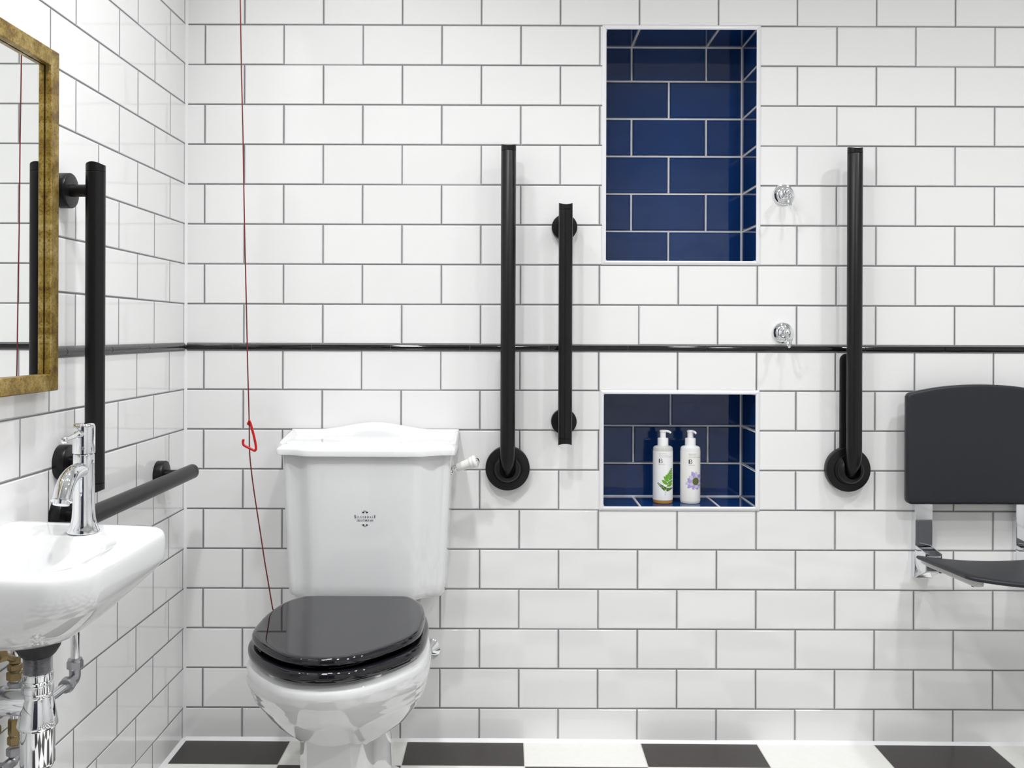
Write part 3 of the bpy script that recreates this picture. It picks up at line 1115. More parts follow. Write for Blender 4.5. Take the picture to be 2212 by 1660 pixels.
    # --- cistern
    def brk(hw, yfc, yfs, q0=.124, q1=.170, rc=.030, yb_=-.012):
        k = hw / .202
        half = [(0, yfc), (q0 * k * .5, yfc), (q0 * k - .012, yfc), (q0 * k, yfc + .002)]
        for j in range(1, 6):
            a = j / 6
            half.append((lerp(q0, q1, a) * k, lerp(yfc + .002, yfs - .002, a * a * (3 - 2 * a))))
        half += [(q1 * k, yfs - .002), (min(q1 * k + .006, hw - rc * .6), yfs - .0004), (hw - rc * .56, yfs)]
        for j in range(0, 9):
            a = PI / 2 * j / 8
            half.append((hw - rc * .55 + rc * .55 * math.sin(a), yfs + rc * .55 - rc * .55 * math.cos(a)))
        half += [(hw, lerp(yfs, yb_, .5)), (hw, yb_ - .006), (hw - .006, yb_), (0, yb_)]
        pts = [(p[0], p[1]) for p in half]
        return [(CXC + a, b_) for a, b_ in pts] + [(CXC - a, b_) for a, b_ in reversed(pts[1:-1])]
    loops = []
    for z, hw, e_ in ((.4080, .165, .020), (.4110, .174, .011), (.4170, .1815, .004), (.4260, .1855, .0), (.45, .1875, 0), (.55, .1925, 0), (.65, .1975, 0), (.755, .2025, 0)):
        loops.append([(x_, y_, z) for x_, y_ in brk(hw, -.2 + e_, -.169 + e_)])
    mb = MB()
    mb.loft(loops, (True, True))
    cis = mb.build('cistern', M['ceramic'], t, sharp=50)
    # --- cistern lid
    loops = []
    for z, hw, yc, ys in ((.7530, .206, -.205, -.175), (.7535, .2105, -.2105, -.180), (.7545, .2125, -.2130, -.1825), (.7660, .2130, -.2135, -.183), (.7690, .2120, -.2115, -.181),
                          (.7712, .2085, -.2060, -.1765), (.7730, .2060, -.1990, -.1700), (.7755, .2050, -.1960, -.1670), (.7775, .2020, -.1890, -.1600), (.7785, .1980, -.1800, -.1520),
                          (.7810, .1970, -.1780, -.1500), (.7825, .1930, -.1700, -.1430), (.7830, .188, -.160, -.134)):
        loops.append([(x_, y_, z) for x_, y_ in brk(hw, yc, ys, q0=.124, q1=.178, rc=.018, yb_=-.004)])
    mb = MB()
    mb.loft(loops, (True, True))

    def ztop(x_):
        a = abs(x_)
        return .7985 + (.0175 * (.5 + .5 * math.cos(PI * a / .145)) if a < .145 else 0)
    hwg = .2120
    secs = []
    for k in range(61):
        x_ = lerp(-hwg, hwg, k / 60)
        zt_ = ztop(x_)
        secs.append([(CXC + x_, yy, zz) for yy, zz in ((-.004, .770), (-.004, zt_ - .003), (-.0055, zt_ - .0008), (-.0085, zt_), (-.0125, zt_ - .0015), (-.022, zt_ - .0075), (-.033, zt_ - .0170), (-.0375, zt_ - .0190), (-.041, min(zt_ - .0195, .7835)), (-.0415, .776))])
    mb.loft(secs, (True, True), closed=True)
    for s_ in (-1, 1):
        secs = []
        for k in range(21):
            v = k / 20
            y_ = lerp(-.004, -.160, v)
            zt_ = lerp(.7985, .7800, v ** 1.3)
            secs.append([(CXC + s_ * xx, y_, zz) for xx, zz in ((hwg, .766), (hwg + .0005, zt_ - .003), (hwg - .001, zt_ - .0008), (hwg - .004, zt_), (hwg - .009, zt_ - .003), (hwg - .020, lerp(zt_ - .014, .779, v)), (hwg - .026, .7775))])
        mb.loft(secs, (True, True), closed=True)
    mb.build('cistern_lid', M['ceramic'], t, sharp=42)

    # --- printed mark on the cistern
    mark = MB()
    yp = -.2007
    sc_px = 2.2265 / F

    def stroke(pts, w):
        """flat ribbon in the plane of the panel; pts in metres (x, z)"""
        pts = [Vector((a, b_, 0)) for a, b_ in pts]
        w = w if isinstance(w, list) else [w] * len(pts)
        L, R_ = [], []
        for i, p in enumerate(pts):
            a, c_ = pts[max(0, i - 1)], pts[min(len(pts) - 1, i + 1)]
            tg = (c_ - a).normalized()
            nn_ = Vector((-tg.y, tg.x, 0)) * w[i] / 2
            L.append(p + nn_)
            R_.append(p - nn_)
        vs = [(v.x, yp, v.y) for v in L] + [(v.x, yp, v.y) for v in R_]
        n = len(pts)
        mark.add(vs, [(i, i + 1, n + i + 1, n + i) for i in range(n - 1)])

    TH, TN, SF = .17, .065, .05     # thick, thin, serif

    def arc(cx_, cy_, rx, ry, a0, a1, n=9):
        return [(cx_ + rx * math.cos(math.radians(lerp(a0, a1, k / n))), cy_ + ry * math.sin(math.radians(lerp(a0, a1, k / n)))) for k in range(n + 1)]

    def serif(x_, y_, w=.34):
        return ([(x_ - w / 2, y_), (x_ + w / 2, y_)], SF + .02)
    G = {
        'I': (.36, [([(.18, 0), (.18, 1)], TH), serif(.18, .02), serif(.18, .98)]),
        'L': (.62, [([(.18, 0), (.18, 1)], TH), serif(.18, .98), ([(.0, .03), (.58, .03)], TN), ([(.57, 0), (.6, .27)], TN)]),
        'V': (.80, [([(.12, 1), (.42, 0)], TH), ([(.42, 0), (.70, 1)], TN), serif(.12, .98, .32), serif(.70, .98, .28)]),
        'E': (.64, [([(.18, 0), (.18, 1)], TH), ([(0, .03), (.58, .03)], TN), ([(0, .97), (.55, .97)], TN), ([(.18, .52), (.44, .52)], TN), ([(.58, 0), (.61, .26)], TN), ([(.55, 1), (.57, .76)], TN), ([(.44, .40), (.44, .64)], TN)]),
        'R': (.78, [([(.18, 0), (.18, 1)], TH), serif(.18, .02), ([(0, .97), (.3, .97)], TN), (arc(.30, .74, .27, .24, 90, -90), TH * .8), ([(.18, .49), (.3, .49)], TN), ([(.34, .5), (.70, .02)], TH), ([(.62, .02), (.80, .02)], TN)]),
        'D': (.84, [([(.18, 0), (.18, 1)], TH), ([(0, .97), (.36, .97)], TN), ([(0, .03), (.36, .03)], TN), (arc(.34, .5, .42, .47, 90, -90, 14), TH * .85)]),
        'A': (.82, [([(.14, 0), (.40, 1)], TN), ([(.40, 1), (.68, 0)], TH), ([(.24, .34), (.56, .34)], TN), serif(.12, .02, .26), serif(.69, .02, .32)]),
        'S': (.60, [(arc(.30, .74, .23, .22, 40, 260, 10) + arc(.30, .28, .25, .24, 80, -150, 12), TH * .85), ([(.49, .98), (.50, .72)], TN), ([(.07, .02), (.06, .30)], TN)]),
        'G': (.86, [(arc(.44, .5, .38, .47, 45, 320, 16), TH * .75), ([(.72, .05), (.72, .44)], TH * .8), ([(.56, .44), (.86, .44)], TN), ([(.70, .98), (.71, .70)], TN)]),
        'T': (.72, [([(.36, 0), (.36, 1)], TH), ([(.02, .97), (.70, .97)], TN), ([(.03, 1), (.02, .74)], TN), ([(.69, 1), (.70, .74)], TN), serif(.36, .02)]),
        'B': (.70, [([(.18, 0), (.18, 1)], TH), ([(0, .97), (.34, .97)], TN), ([(0, .03), (.36, .03)], TN), (arc(.30, .75, .25, .22, 90, -90), TH * .75), (arc(.32, .27, .30, .24, 90, -90), TH * .8)]),
        'N': (.90, [([(.16, 0), (.16, 1)], TN), ([(.14, 1), (.72, 0)], TH), ([(.72, 0), (.72, 1)], TN), serif(.14, .02, .28), serif(.08, .98, .2), serif(.72, .98, .28)]),
        ' ': (.34, []),
    }

    def word(txt, xc, z0, h, gap, width, bigh=None):
        ws = []
        for k, ch in enumerate(txt):
            hh = bigh if (bigh and k in (0, len(txt) - 1)) else h
            ws.append((ch, hh, G[ch][0] * hh))
        tot = sum(w for _, _, w in ws)
        gp = (width - tot) / (len(txt) - 1)
        x_ = xc - width / 2
        for ch, hh, w in ws:
            for pts, sw in G[ch][1]:
                stroke([(x_ + a * hh, z0 + b_ * hh) for a, b_ in pts], sw * hh)
            x_ += w + gp
    c_ = at(788.5, 1120, 2.2263)
    xc = c_.x

    def zz(py):
        return at(788.5, py, 2.2263).z
    hb, hs = 6.4 * sc_px, 4.3 * sc_px
    word('SILVERDALE', xc, zz(1119.8), hs, 0, 46.5 * sc_px, hb)
    word('GREAT BRITAIN', xc, zz(1127.0), 3.9 * sc_px, 0, 36.5 * sc_px)

    def petal_fan(cz, flip):
        for ang, r0_, r1_, w in ((0, 2.4, 6.6, 2.2), (40, 2.6, 6.4, 2.0), (-40, 2.6, 6.4, 2.0), (68, 1.6, 7.2, 2.9), (-68, 1.6, 7.2, 2.9)):
            a = math.radians(ang)
            d_ = Vector((math.sin(a), math.cos(a) * flip))
            pts, ws = [], []
            for k in range(9):
                v = k / 8
                rr_ = lerp(r0_, r1_, v) * sc_px
                pts.append((xc + d_.x * rr_, cz + d_.y * rr_))
                ws.append(max(.25, w * math.sin(PI * min(1, .12 + v * .80)) ** 1.1 * (0.35 + .75 * v)) * sc_px)
            stroke(pts, ws)
    petal_fan(zz(1109.6), 1)
    petal_fan(zz(1132.6), -1)
    mark.build('printed_mark', M['ink'], cis)

    # --- flush lever on the right side
    zl = at(980, 1015, 2.29).z
    yl = -.105
    xs_ = CXC + .2005
    lev = MB()
    lev.lathe([(.0195, -.0015), (.0195, .0012), (.0160, .0028), (.0090, .0036)], X_OUT(xs_, yl, zl - .001), 36)
    lo = lev.build('flush_lever', M['chrome'], t)
    a = Vector((xs_ + .004, yl, zl - .003))
    e_ = Vector((.0555, -.006, .0205)).normalized()
    mb = MB()
    mb.sphere(a + e_ * .003, .0092, 20, 12)
    mb.tube([a, a + e_ * .012], [.0075, .0095], 20)
    mb.build('lever_joint', M['chrome'], lo)
    prof = [(.0092, .0095), (.0098, .0105), (.0102, .013), (.0122, .040), (.0130, .0435), (.0143, .0450), (.0147, .0475), (.0140, .0500), (.0146, .0515), (.0158, .0535), (.0160, .0560), (.0146, .0590), (.0115, .0608), (.007, .0612)]
    zax = e_
    xax = Vector((0, 1, 0)).cross(zax).normalized()
    yax = zax.cross(xax)
    mt = Matrix(((xax.x, yax.x, zax.x, a.x), (xax.y, yax.y, zax.y, a.y), (xax.z, yax.z, zax.z, a.z), (0, 0, 0, 1)))
    mb = MB()
    mb.lathe(prof, mt, 36)
    mb.build('handle_grip', M['lever'], lo, sharp=60)
    mb = MB()
    mb.lathe([(.0085, .0605), (.0085, .0625), (.0070, .0645), (.0050, .0660), (.0030, .0665)], mt, 24)
    mb.build('end_button', M['chrome'], lo)
    return t


toilet()

# chrome rose on the wall behind the pan, with the stub of the pipe
p = at(928.5, 1402.5, CAMD)
rose = thing('pipe_rose', 'small chrome pipe collar on the tiled wall just right of the toilet seat', 'pipe collar', (p.x, 0, p.z))
mb = MB()
mb.lathe([(.0265, 0), (.0265, .0015), (.0255, .0025), (.0090, .0165), (.0085, .018), (.0085, .022)], Y_OUT(p.x, 0, p.z), 48)
mb.build('collar', M['chrome'], rose, sharp=30)
mb = MB()
mb.tube([(p.x, -.002, p.z), (p.x, -.035, p.z), (p.x - .004, -.043, p.z), (p.x - .012, -.046, p.z), (p.x - .045, -.046, p.z)], .0075, 20)
mb.build('pipe_stub', M['chrome'], rose)


# ------------------------------------------------------------------ emergency pull cord
def cord():
    d = 2.040
    t = thing('emergency_pull_cord', 'thin dark red emergency pull cord hanging left of the toilet', 'pull cord', (at(519, 0, d).x, d - CAMD, 2.36))
    px = [(515, -270), (517, -120), (519, 0), (521.5, 150), (525, 300), (528, 480), (532, 650), (535, 790), (537.5, 880), (538.5, 925), (539, 970), (541, 1000), (547, 1050), (556, 1110), (563, 1155), (572, 1215), (580, 1262), (588, 1310)]
    def dd(b_):
        return d + .015 * max(0, min(1, b_ / 900)) + .075 * max(0, (b_ - 900) / 410) ** 1.3
    pts = [at(a, b_, dd(b_)) for a, b_ in px]
    pts[0].z = 2.385
    top = pts[0]
    pts += [at(592, 1330, 2.145), at(597, 1358, 2.155)]
    mb = MB()
    mb.tube(catmull(pts, 3), .00135, 10)
    mb.build('cord', M['cord'], t)
    zp = [(545, 395), (556, 372), (583, 345), (606, 352), (622, 385), (660, 520), (720, 745), (775, 990), (797, 1120), (800, 1195), (790, 1240), (758, 1268), (715, 1252), (640, 1215), (520, 1155), (425, 1105), (390, 1070), (376, 1020), (378, 965), (386, 925)]
    hp = [at(500 + a / 15.09, 890 + b_ / 15.09, d + .018) for a, b_ in zp]
    hp[0].y += .003
    mb = MB()
    sm = catmull(hp, 3)
    mb.tube(sm, [.0034] * 5 + [.00275] * (len(sm) - 5), 14)
    mb.sphere(hp[-1], .0029, 14, 8)
    mb.sphere(hp[0], .0036, 14, 8)
    k = at(538.6, 910, d + .015)
    mb.sphere(k, .0030, 14, 8)
    mb.build('pull_handle', M['red'], t)
    mb = MB()
    mb.lathe([(.038, ZC), (.038, ZC - .022), (.034, ZC - .032), (.010, ZC - .036), (.006, ZC - .040)], Z_UP(top.x, top.y, 0), 36)
    mb.build('ceiling_switch', M['plasticw'], t)


cord()


# ------------------------------------------------------------------ robe hooks
def robe_hook(label, px, py):
    p = at(px, py, CAMD)
    t = thing('robe_hook', label, 'hook', (p.x, 0, p.z), 'chrome robe hooks on the back wall')
    mb = MB()
    mb.lathe([(.0268, 0), (.0272, .001), (.0270, .003), (.0250, .0058), (.0215, .0072), (.0195, .0076), (.0192, .0090), (.0185, .0110), (.0165, .0126), (.0142, .0132), (.0138, .0150),
              (.0125, .0172), (.0100, .0186), (.0090, .0192)], Y_OUT(p.x, 0, p.z), 48)
    mb.build('back_plate', M['chrome'], t, sharp=30)
    mb = MB()
    mb.lathe([(.0095, .018), (.0075, .020), (.0062, .026), (.0070, .0310), (.0086, .0325), (.0086, .0340), (.0068, .0350)], Y_OUT(p.x, 0, p.z), 32)
    mb.sphere((p.x, -.0425, p.z), .0092, 28, 16)
    mb.build('stem', M['chrome'], t, sharp=30)
    mb = MB()
    path = [(0, -.0440, -.004), (0, -.0445, -.014), (0, -.0455, -.024), (0, -.050, -.0320), (0, -.0565, -.0350), (0, -.0635, -.0320), (0, -.0680, -.0250), (0, -.0700, -.0170)]
    pts = [Vector((p.x + a, b_, p.z + c_)) for a, b_, c_ in path]
    mb.tube(catmull(pts, 4), .0033, 14)
    mb.sphere(pts[-1], .0048, 18, 10)
    mb.build('hook_arm', M['chrome'], t)


robe_hook('upper chrome robe hook on the tiles right of the tall navy niche', 1692, 421)
robe_hook('lower chrome robe hook just above the black pencil tile line', 1690.5, 719)


# ------------------------------------------------------------------ pump bottles
def wrap_pt(u, z, cx_, cy_, r):
    th = math.asin(max(-.995, min(.995, u)))
    return Vector((cx_ + r * math.sin(th), cy_ - r * math.cos(th), z))


def text_mesh(body, size):
    cu = bpy.data.curves.new('txt', 'FONT')
    cu.body = body
    cu.size = size
    cu.resolution_u = 2
    o = bpy.data.objects.new('txt', cu)
    COL.objects.link(o)
    dg = bpy.context.evaluated_depsgraph_get()
    dg.update()
    me = bpy.data.meshes.new_from_object(o.evaluated_get(dg))
    vs = [v.co.copy() for v in me.vertices]
    fs = [tuple(p_.vertices) for p_ in me.polygons]
    bpy.data.objects.remove(o)
    bpy.data.curves.remove(cu)
    bpy.data.meshes.remove(me)
    return vs, fs


ZS = N_D['z0']
BR = 0.0258
KZ = 1.0 / (9.485 * 829.0)     # metres per unit of the label artwork grid


def bottle(label, cx_, cy_, kind, lines, zcx, nozzle):
    t = thing('pump_bottle', label, 'pump bottle', (cx_, cy_, ZS), 'pump bottles in the lower navy niche')
    z0 = ZS + .0002
    body = MB()
    prof_lo = [(.0235, 0), (.0250, .0008), (.0258, .003), (.0258, .0105)]
    prof_hi = [(.0258, .0105), (.0258, .1405), (.0250, .1445), (.0215, .1475), (.0155, .1492), (.0135, .1500), (.0125, .152)]
    body.lathe(prof_lo, Z_UP(cx_, cy_, z0), 48, (True, False), 0)
    body.lathe(prof_hi, Z_UP(cx_, cy_, z0), 48, (False, True), 1)
    bo = body.build('bottle_body', [M['amber'], M['clearshell']] if kind == 'fern' else [M['lotion'], M['lotion']], t)
    mb = MB()
    n = 48
    l0, l1 = (.0092, .1360) if kind == 'fern' else (.0062, .1355)
    r = BR + .00025
    mb.lathe([(BR - .0003, l0), (r, l0), (r, l1), (BR - .0003, l1)], Z_UP(cx_, cy_, z0), n, (False, False))
    lab = mb.build('paper_label', M['label'] if kind == 'fern' else M['labelcream'], t, sharp=30)

    def U(zx):
        return (zx - zcx) / 205.0

    def Zy(zy):
        return z0 + (1588 - zy) * KZ
    # lettering
    rr_ = r + .00018
    tx = MB()
    for txt, x_, ybase, hgt, width in lines:
        vs, fs = text_mesh(txt, 1.0)
        xm = max(v.x for v in vs)
        hm = .70
        vs2 = [wrap_pt(U(x_ + v.x / xm * width), Zy(ybase - v.y / hm * hgt), cx_, cy_, rr_) for v in vs]
        tx.add(vs2, fs)
    tx.build('lettering', M['inkgrey'], lab)
    # monogram: a dark block with the rounded letter knocked out of its right half
    bx, by = lines[0][1], lines[3][2] - 38
    mono = MB()

    def poly(mbx, pts, mi=0, rad=rr_):
        c_ = (sum(p_[0] for p_ in pts) / len(pts), sum(p_[1] for p_ in pts) / len(pts))
        k = len(pts)
        vs, fs = [], []
        R = 5
        for q in range(1, R + 1):
            for a, b_ in pts:
                vs.append(wrap_pt(U(lerp(c_[0], a, q / R)), Zy(lerp(c_[1], b_, q / R)), cx_, cy_, rad))
        vs.append(wrap_pt(U(c_[0]), Zy(c_[1]), cx_, cy_, rad))
        for i in range(k):
            fs.append((i, (i + 1) % k, R * k))
            for q in range(R - 1):
                fs.append((q * k + i, q * k + (i + 1) % k, (q + 1) * k + (i + 1) % k, (q + 1) * k + i))
        mbx.add(vs, fs, mi)

    def ribbon(mbx, pts, w, mi=0, rad=rr_):
        k = len(pts)
        C = 5
        cols = [[] for _ in range(C)]
        for i, p_ in enumerate(pts):
            a, c_ = Vector(pts[max(0, i - 1)]), Vector(pts[min(k - 1, i + 1)])
            tg = (c_ - a).normalized()
            nn_ = Vector((-tg.y, tg.x)) * (w[i] if isinstance(w, list) else w) / 2
            for q in range(C):
                f_ = lerp(-1, 1, q / (C - 1))
                cols[q].append((p_[0] + nn_.x * f_, p_[1] + nn_.y * f_))
        vs = [wrap_pt(U(a), Zy(b_), cx_, cy_, rad) for c2 in cols for a, b_ in c2]
        mbx.add(vs, [(q * k + i, q * k + i + 1, (q + 1) * k + i + 1, (q + 1) * k + i) for q in range(C - 1) for i in range(k - 1)], mi)
    poly(mono, [(bx, by - 84), (bx + 26, by - 84), (bx + 12, by - 70), (bx + 12, by - 14), (bx + 26, by), (bx, by)])
    poly(mono, [(bx + 12, by - 70), (bx + 30, by - 50), (bx + 12, by - 44)])
    poly(mono, [(bx + 12, by - 40), (bx + 34, by - 42), (bx + 12, by - 14)])
    ribbon(mono, [(bx + 26, by - 82), (bx + 42, by - 84), (bx + 58, by - 76), (bx + 60, by - 62), (bx + 50, by - 50), (bx + 34, by - 46), (bx + 54, by - 42), (bx + 66, by - 28), (bx + 62, by - 10), (bx + 44, by - 1), (bx + 24, by - 4)],
           [4, 9, 12, 12, 8, 5, 9, 14, 13, 9, 4])
    mono.build('monogram', M['inkblack'], lab)

    def leaf(mbx, a, b_, w, mi, bend=0.0, n_=12):
        a, b_ = Vector(a), Vector(b_)
        tg = (b_ - a)
        nn_ = Vector((-tg.y, tg.x)).normalized()
        pts, ws = [], []
        for k in range(n_ + 1):
            v = k / n_
            p_ = a.lerp(b_, v) + nn_ * bend * math.sin(PI * v)
            pts.append((p_.x, p_.y))
            ws.append(max(1.5, w * (1.45 if kind == 'fern' else 1.0) * math.sin(PI * (0.04 + .95 * v)) ** .8))
        layer[0] += 8e-6
        ribbon(mbx, pts, ws, mi, rr_ + layer[0])
    layer = [0.0]
    art = MB()
    if kind == 'fern':
        rad = rr_
        ribbon(art, [(378, 1415), (384, 1340)], 4, 1)
        ribbon(art, [(384, 1340), (398, 1270), (420, 1180), (445, 1080), (478, 970), (505, 880), (520, 800)], [6, 7, 7, 6, 5, 4, 3], 1)
        for a, b_, w, mi in (((418, 1190), (300, 1100), 46, 0), ((432, 1130), (337, 1022), 46, 0), ((445, 1075), (378, 990), 42, 0), ((460, 1025), (415, 962), 34, 0), ((474, 980), (440, 928), 28, 0),
                             ((486, 940), (462, 895), 22, 0), ((498, 900), (484, 862), 16, 0),
                             ((424, 1170), (528, 1120), 40, 0), ((412, 1225), (524, 1178), 42, 0), ((440, 1100), (528, 1050), 36, 0), ((455, 1045), (524, 1002), 32, 0), ((470, 990), (522, 955), 28, 0), ((486, 940), (520, 905), 22, 0), ((500, 895), (519, 860), 15, 0)):
            leaf(art, a, b_, w, mi)
        # toothed lower fronds
        for (a, b_, w, m0, m1) in (((385, 1300), (202, 1145), 30, 0, 1), ((392, 1300), (540, 1268), 24, 0, 1)):
            a, b_ = Vector(a), Vector(b_)
            tg = (b_ - a)
            nn_ = Vector((-tg.y, tg.x)).normalized()
            ribbon(art, [tuple(a), tuple(b_)], [8, 3], 1)
            for k in range(8):
                v = .05 + .9 * k / 8
                c_ = a.lerp(b_, v)
                ll = w * (1.5 - v * 1.15)
                for s_ in (-1, 1):
                    e_ = c_ + nn_ * s_ * ll + tg.normalized() * ll * .7
                    leaf(art, tuple(c_), tuple(e_), 20 * (1.15 - v * .7), 1 if (k + (s_ > 0)) % 3 else 0, n_=5)
        art.build('fern_picture', [M['leaf'], M['leafdark']], lab)
    else:
        fx_, fy_ = 985, 1125
        rnd = random.Random(3)
        for ring, (n_p, r0_, r1_, w) in enumerate(((13, 60, 205, 88), (11, 55, 160, 70))):
            for k in range(n_p):
                a = 2 * PI * (k + .5 * ring) / n_p + rnd.uniform(-.1, .1)
                rl = r1_ * rnd.uniform(.84, 1.08) * (0.9 if math.cos(a) > .2 else 1)
                # the petals at the right run round the curve of the bottle
                p0 = (fx_ + math.cos(a) * r0_, fy_ - math.sin(a) * r0_)
                p1 = (min(1112, fx_ + math.cos(a) * rl), fy_ - math.sin(a) * rl * 1.02)
                leaf(art, p0, p1, w * rnd.uniform(.8, 1.05), (k + ring) % 2, rnd.uniform(-8, 8))
        rad2 = rr_ + .0003
        poly(art, [(fx_ + 80 * math.cos(2 * PI * k / 30), fy_ + 88 * math.sin(2 * PI * k / 30)) for k in range(30)], 2, rad2)
        poly(art, [(fx_ + 68 * math.cos(2 * PI * k / 30), fy_ + 78 * math.sin(2 * PI * k / 30)) for k in range(30)], 3, rad2 + .0001)
        art.build('flower_picture', [M['petal'], M['petalpale'], M['pollenrim'], M['pollen']], lab)
    # pump
    mb = MB()
    mb.lathe([(.0130, .1490), (.0140, .1497), (.0140, .1665), (.0134, .1685), (.0115, .1692), (.0085, .1694)], Z_UP(cx_, cy_, z0), 40)
    mb.build('pump_collar', M['plasticw'], t, sharp=50)
    mb = MB()
    mb.lathe([(.0078, .1690), (.0078, .1830), (.0085, .1838), (.0092, .1862), (.0088, .1884), (.0060, .1896), (.0025, .1899)], Z_UP(cx_, cy_, z0), 32)
    nz = Vector(nozzle).normalized()
    c_ = Vector((cx_, cy_, z0 + .1866))
    path = [c_ - nz * .004, c_ + nz * .006 + Vector((0, 0, .0004)), c_ + nz * .012, c_ + nz * .017 - Vector((0, 0, .0016)), c_ + nz * .0205 - Vector((0, 0, .0046))]
    mb.tube(catmull(path, 4), [lerp(.0034, .0027, k / 16) for k in range(17)], 16)
    mb.build('pump_head', M['plasticw'], t)
    return t


b1 = at(1431.5, 1085, 2.487)
b2 = at(1490.8, 1085, 2.487)
L1 = [('Hand Wash', 240, 566, 19, 148), ('With Lavender,', 240, 599, 17, 188), ('Geranium & Petitgrain', 240, 634, 17, 270), ('Bramley', 238, 789, 22, 124)]
L2 = [('Body Lotion', 842, 578, 19, 160), ('With Juniper,', 842, 610, 17, 164), ('Sweet Orange & Bergamot', 842, 644, 17, 262), ('Bramley', 842, 803, 22, 124)]
bottle('hand wash pump bottle with a green fern picture and amber base in the lower niche', b1.x, 2.487 - CAMD, 'fern', L1, 350, (1, -.25, 0))
bottle('body lotion pump bottle with a lilac flower picture in the lower niche', b2.x, 2.487 - CAMD, 'flower', L2, 912, (.55, -.85, 0))


# ------------------------------------------------------------------ fold-down shower seat
def shower_seat():
    cx_ = 1.1857
    t = thing('shower_seat', 'fold-down charcoal shower seat with curved backrest on chrome wall posts', 'shower seat', (cx_, 0, 0.425))
    # posts
    for s_, x0 in ((-1, 1.0347), (1, 1.2916)):
        x1 = x0 + .0450
        mb = MB()
        mb.box(x0, x1, -.0195, 0, .4250, .86)
        po = mb.build('wall_post', M['chrome'], t, bevel=.0018)
        mb = MB()
        # hollow hinge block
        bx0, bx1, y0, y1, z0, z1 = x0, x0 + .041, -.081, -.0185, .456, .506
        w = .0035
        mb.add([(bx0, y1, .4275), (bx0, y1, z1 + .003), (bx0, y0, z1 - .004), (bx0, y0, z0), (bx0 + w, y1, .4275), (bx0 + w, y1, z1 + .003), (bx0 + w, y0, z1 - .004), (bx0 + w, y0, z0)],
               [(0, 1, 2, 3), (4, 7, 6, 5), (0, 4, 5, 1), (1, 5, 6, 2), (2, 6, 7, 3), (3, 7, 4, 0)])
        mb.add([(bx1, y1, .4275), (bx1, y1, z1 + .003), (bx1, y0, z1 - .004), (bx1, y0, z0), (bx1 - w, y1, .4275), (bx1 - w, y1, z1 + .003), (bx1 - w, y0, z1 - .004), (bx1 - w, y0, z0)],
               [(0, 1, 2, 3), (4, 7, 6, 5), (0, 4, 5, 1), (1, 5, 6, 2), (2, 6, 7, 3), (3, 7, 4, 0)])
        mb.add([(bx0, y1, .4275), (bx1, y1, .4275), (bx1, y0, z0), (bx0, y0, z0), (bx0, y1, .4305), (bx1, y1, .4305), (bx1, y0, z0 + .003), (bx0, y0, z0 + .003)],
               [(0, 1, 2, 3), (4, 7, 6, 5), (0, 4, 5, 1), (1, 5, 6, 2), (2, 6, 7, 3), (3, 7, 4, 0)])
        mb.build('hinge_block', M['chrome'], po, bevel=.0010)
        mb = MB()
        mb.tube([(x0 - .0012, -.066, .4885), (x0 + .0425, -.066, .4885)], .0042, 18)
        mb.build('hinge_pin', M['steel'], po)
    # backrest
    db = 2.368
    zb, zc_, zp = .6190, .8955, .9190
    hw = .1875
    r = .014
    out = []
    for k in range(7):
        a = PI + PI / 2 * k / 6
        out.append((-hw + r + r * math.cos(a), zb + r + r * math.sin(a)))
    for k in range(7):
        a = 1.5 * PI + PI / 2 * k / 6
        out.append((hw - r + r * math.cos(a), zb + r + r * math.sin(a)))
    n = 80
    for k in range(n + 1):
        u = lerp(1, -1, k / n)
        z = zp - (zp - zc_) * abs(u) ** 2.15
        e_ = max(0, abs(u) - .96) / .04
        out.append((u * hw * (1 - .012 * e_ * 0), z - .0075 * e_ ** 2.2))
    yfr, th = db - CAMD, .022

    def inset(o_, k):
        zm = (zb + zp) / 2
        return [(a * (1 - k / hw), zm + (b_ - zm) * (1 - k / ((zp - zb) / 2))) for a, b_ in o_]
    loops = []
    for ins, y in ((.004, yfr + th), (0, yfr + th - .004), (0, yfr + .006), (.0012, yfr + .0025), (.0035, yfr + .0006), (.007, yfr), (.012, yfr)):
        loops.append([(cx_ + a, y, b_) for a, b_ in inset(out, ins)])
    mb = MB()
    mb.loft(loops, (True, True))
    br = mb.build('backrest', M['char'], t, sharp=50)
    for x0 in (1.0347, 1.2916):
        mb = MB()
        mb.box(x0 + .008, x0 + .037, yfr + th - .001, -.019, .70, .80)
        mb.build('backrest_mount', M['greyplastic'], br)

    # seat
    def zs(x_, y_):
        v = (-.087 - y_) / .272
        u = (x_ - cx_) / .177
        return .5000 + .0165 * v - .0135 * (1 - u * u)
    hs = .177
    outl = []
    n = 26
    yb_, yf_ = -.087, -.352
    for k in range(n + 1):
        u = lerp(-1, 1, k / n)
        outl.append((cx_ + u * hs, yb_ + .004 * (u * u) * 0))
    for k in range(1, 12):
        outl.append((cx_ + hs, lerp(yb_, yf_, k / 12)))
    for k in range(n + 1):
        u = lerp(1, -1, k / n)
        e_ = max(0, abs(u) - .90) / .10
        outl.append((cx_ + u * hs, yf_ - .030 * (1 - u * u) + .012 * e_ ** 2))
    for k in range(1, 12):
        outl.append((cx_ - hs, lerp(yf_, yb_, k / 12)))
    cen = (cx_, (yb_ + yf_) / 2)

    def shr(k):
        return [(cen[0] + (a - cen[0]) * (1 - k / .177), cen[1] + (b_ - cen[1]) * (1 - k / (.155 if k < .02 else .177))) for a, b_ in outl]
    th = .0105
    loops = []
    for k, dz in ((.008, -th), (.003, -th + .001), (.0, -th + .004), (.0, -.004), (.0015, -.0012), (.005, 0)):
        loops.append([(a, b_, zs(a, b_) + dz) for a, b_ in shr(k)])
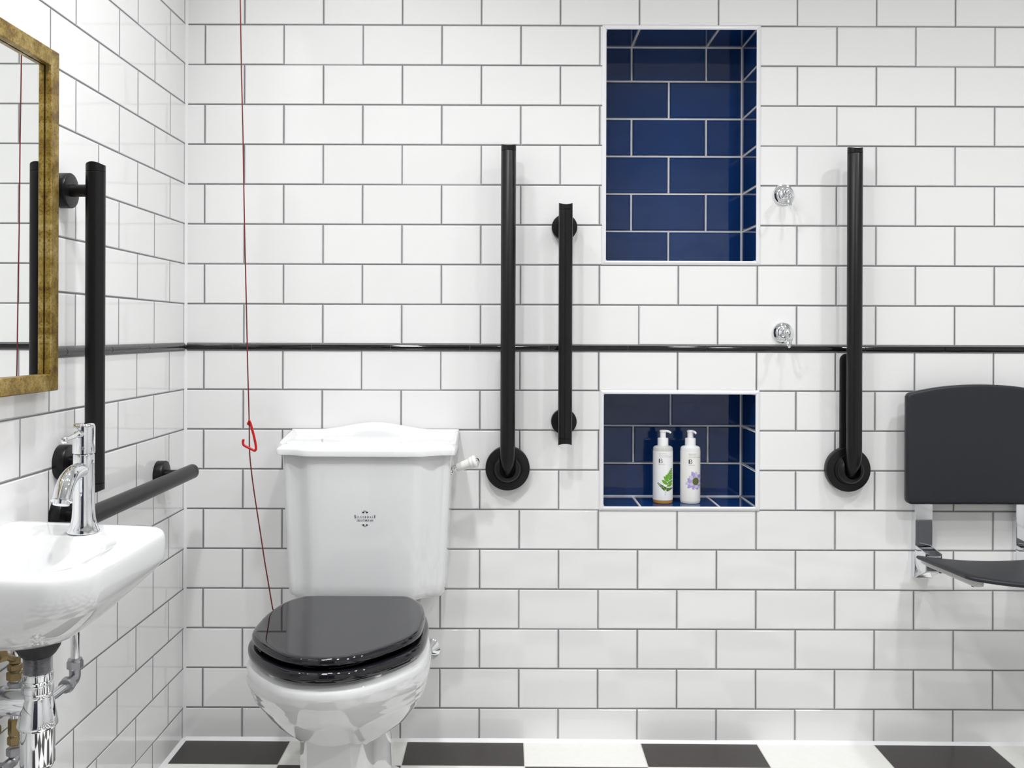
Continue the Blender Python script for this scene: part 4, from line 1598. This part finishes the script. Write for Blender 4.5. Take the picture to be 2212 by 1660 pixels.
    for k in (.03, .06, .09, .12, .15, .17):
        loops.append([(a, b_, zs(a, b_)) for a, b_ in shr(k)])
    mb = MB()
    mb.loft(loops, (True, True))
    st = mb.build('seat', M['char'], t, sharp=55)
    # bearers under the seat
    for x0 in (1.043, 1.3284):
        secs = []
        for k in range(15):
            v = k / 14
            y_ = lerp(-.062, -.346, v)
            zt_ = zs(x0, min(y_, -.087)) - th + .001
            hh = lerp(.014, .016, v)
            wv = .0115
            if v > .93:
                q = (v - .93) / .07
                wv *= math.sqrt(max(.05, 1 - q * q))
                hh *= (1 - .35 * q)
            secs.append([(x0 - wv, y_, zt_), (x0 + wv, y_, zt_), (x0 + wv, y_, zt_ - hh * .7), (x0 + wv * .6, y_, zt_ - hh), (x0 - wv * .6, y_, zt_ - hh), (x0 - wv, y_, zt_ - hh * .7)])
        mb = MB()
        mb.loft(secs, (True, True))
        be = mb.build('seat_bearer', M['greyplastic'], t, sharp=40)
        for yy in (-.15, -.31):
            mb = MB()
            zz_ = zs(x0, yy) - th - .0145
            mb.lathe([(.004, 0), (.004, -.002), (.002, -.003)], Z_UP(x0 - .003, yy, zz_), 14)
            mb.build('screw', M['rubber'], be)
    return t


shower_seat()

# ------------------------------------------------------------------ lights: ceiling lamps plus added fill at ceiling height
def lamp(x, y, e, size, col=(.985, .99, 1.0), spread=PI):
    ld = bpy.data.lights.new('ceiling_and_fill_lamp', 'AREA')
    ld.shape = 'DISK'
    ld.size = size
    ld.energy = e
    ld.color = col
    ld.spread = spread
    o = bpy.data.objects.new('ceiling_and_fill_lamp', ld)
    COL.objects.link(o)
    o.location = (x, y, ZC - .004)
    return o


for x, y, e, sp in ((0.02, -1.14, 9.0, 2.47), (1.50, -0.95, 9.0, 2.44), (-0.42, -0.60, 4.0, 2.54), (0.75, -0.85, 4.5, 2.62), (-0.45, -1.36, 12.0, 2.47), (1.10, -2.0, 15.0, 2.5)):  # first half placed from cast shadows, second half added as fill
    lamp(x, y, e, 0.11, spread=sp)

w = bpy.data.worlds.new('world')
sc.world = w
w.use_nodes = True
w.node_tree.nodes['Background'].inputs[0].default_value = (1, 1, 1, 1)
w.node_tree.nodes['Background'].inputs[1].default_value = 0.05

# ------------------------------------------------------------------ camera
cd = bpy.data.cameras.new('camera')
cam = bpy.data.objects.new('camera', cd)
COL.objects.link(cam)
cam.location = (0, -CAMD, CAMZ)
cam.rotation_euler = (PI / 2, -ROLL, 0)
cd.sensor_fit = 'HORIZONTAL'
cd.sensor_width = 36.0
cd.lens = 36.0 * F / 2212.0
cd.shift_x = (1106.0 - VX) / 2212.0
cd.shift_y = -(830.0 - VY) / 2212.0
cd.clip_start = 0.02
sc.camera = cam

sc.view_settings.view_transform = 'Standard'
sc.view_settings.look = 'None'
sc.view_settings.gamma = 1.0
sc.view_settings.use_curve_mapping = False
sc.view_settings.exposure = -0.07
sc.cycles.max_bounces = 12
sc.cycles.diffuse_bounces = 6
sc.cycles.glossy_bounces = 6
sc.cycles.sample_clamp_indirect = 6.0
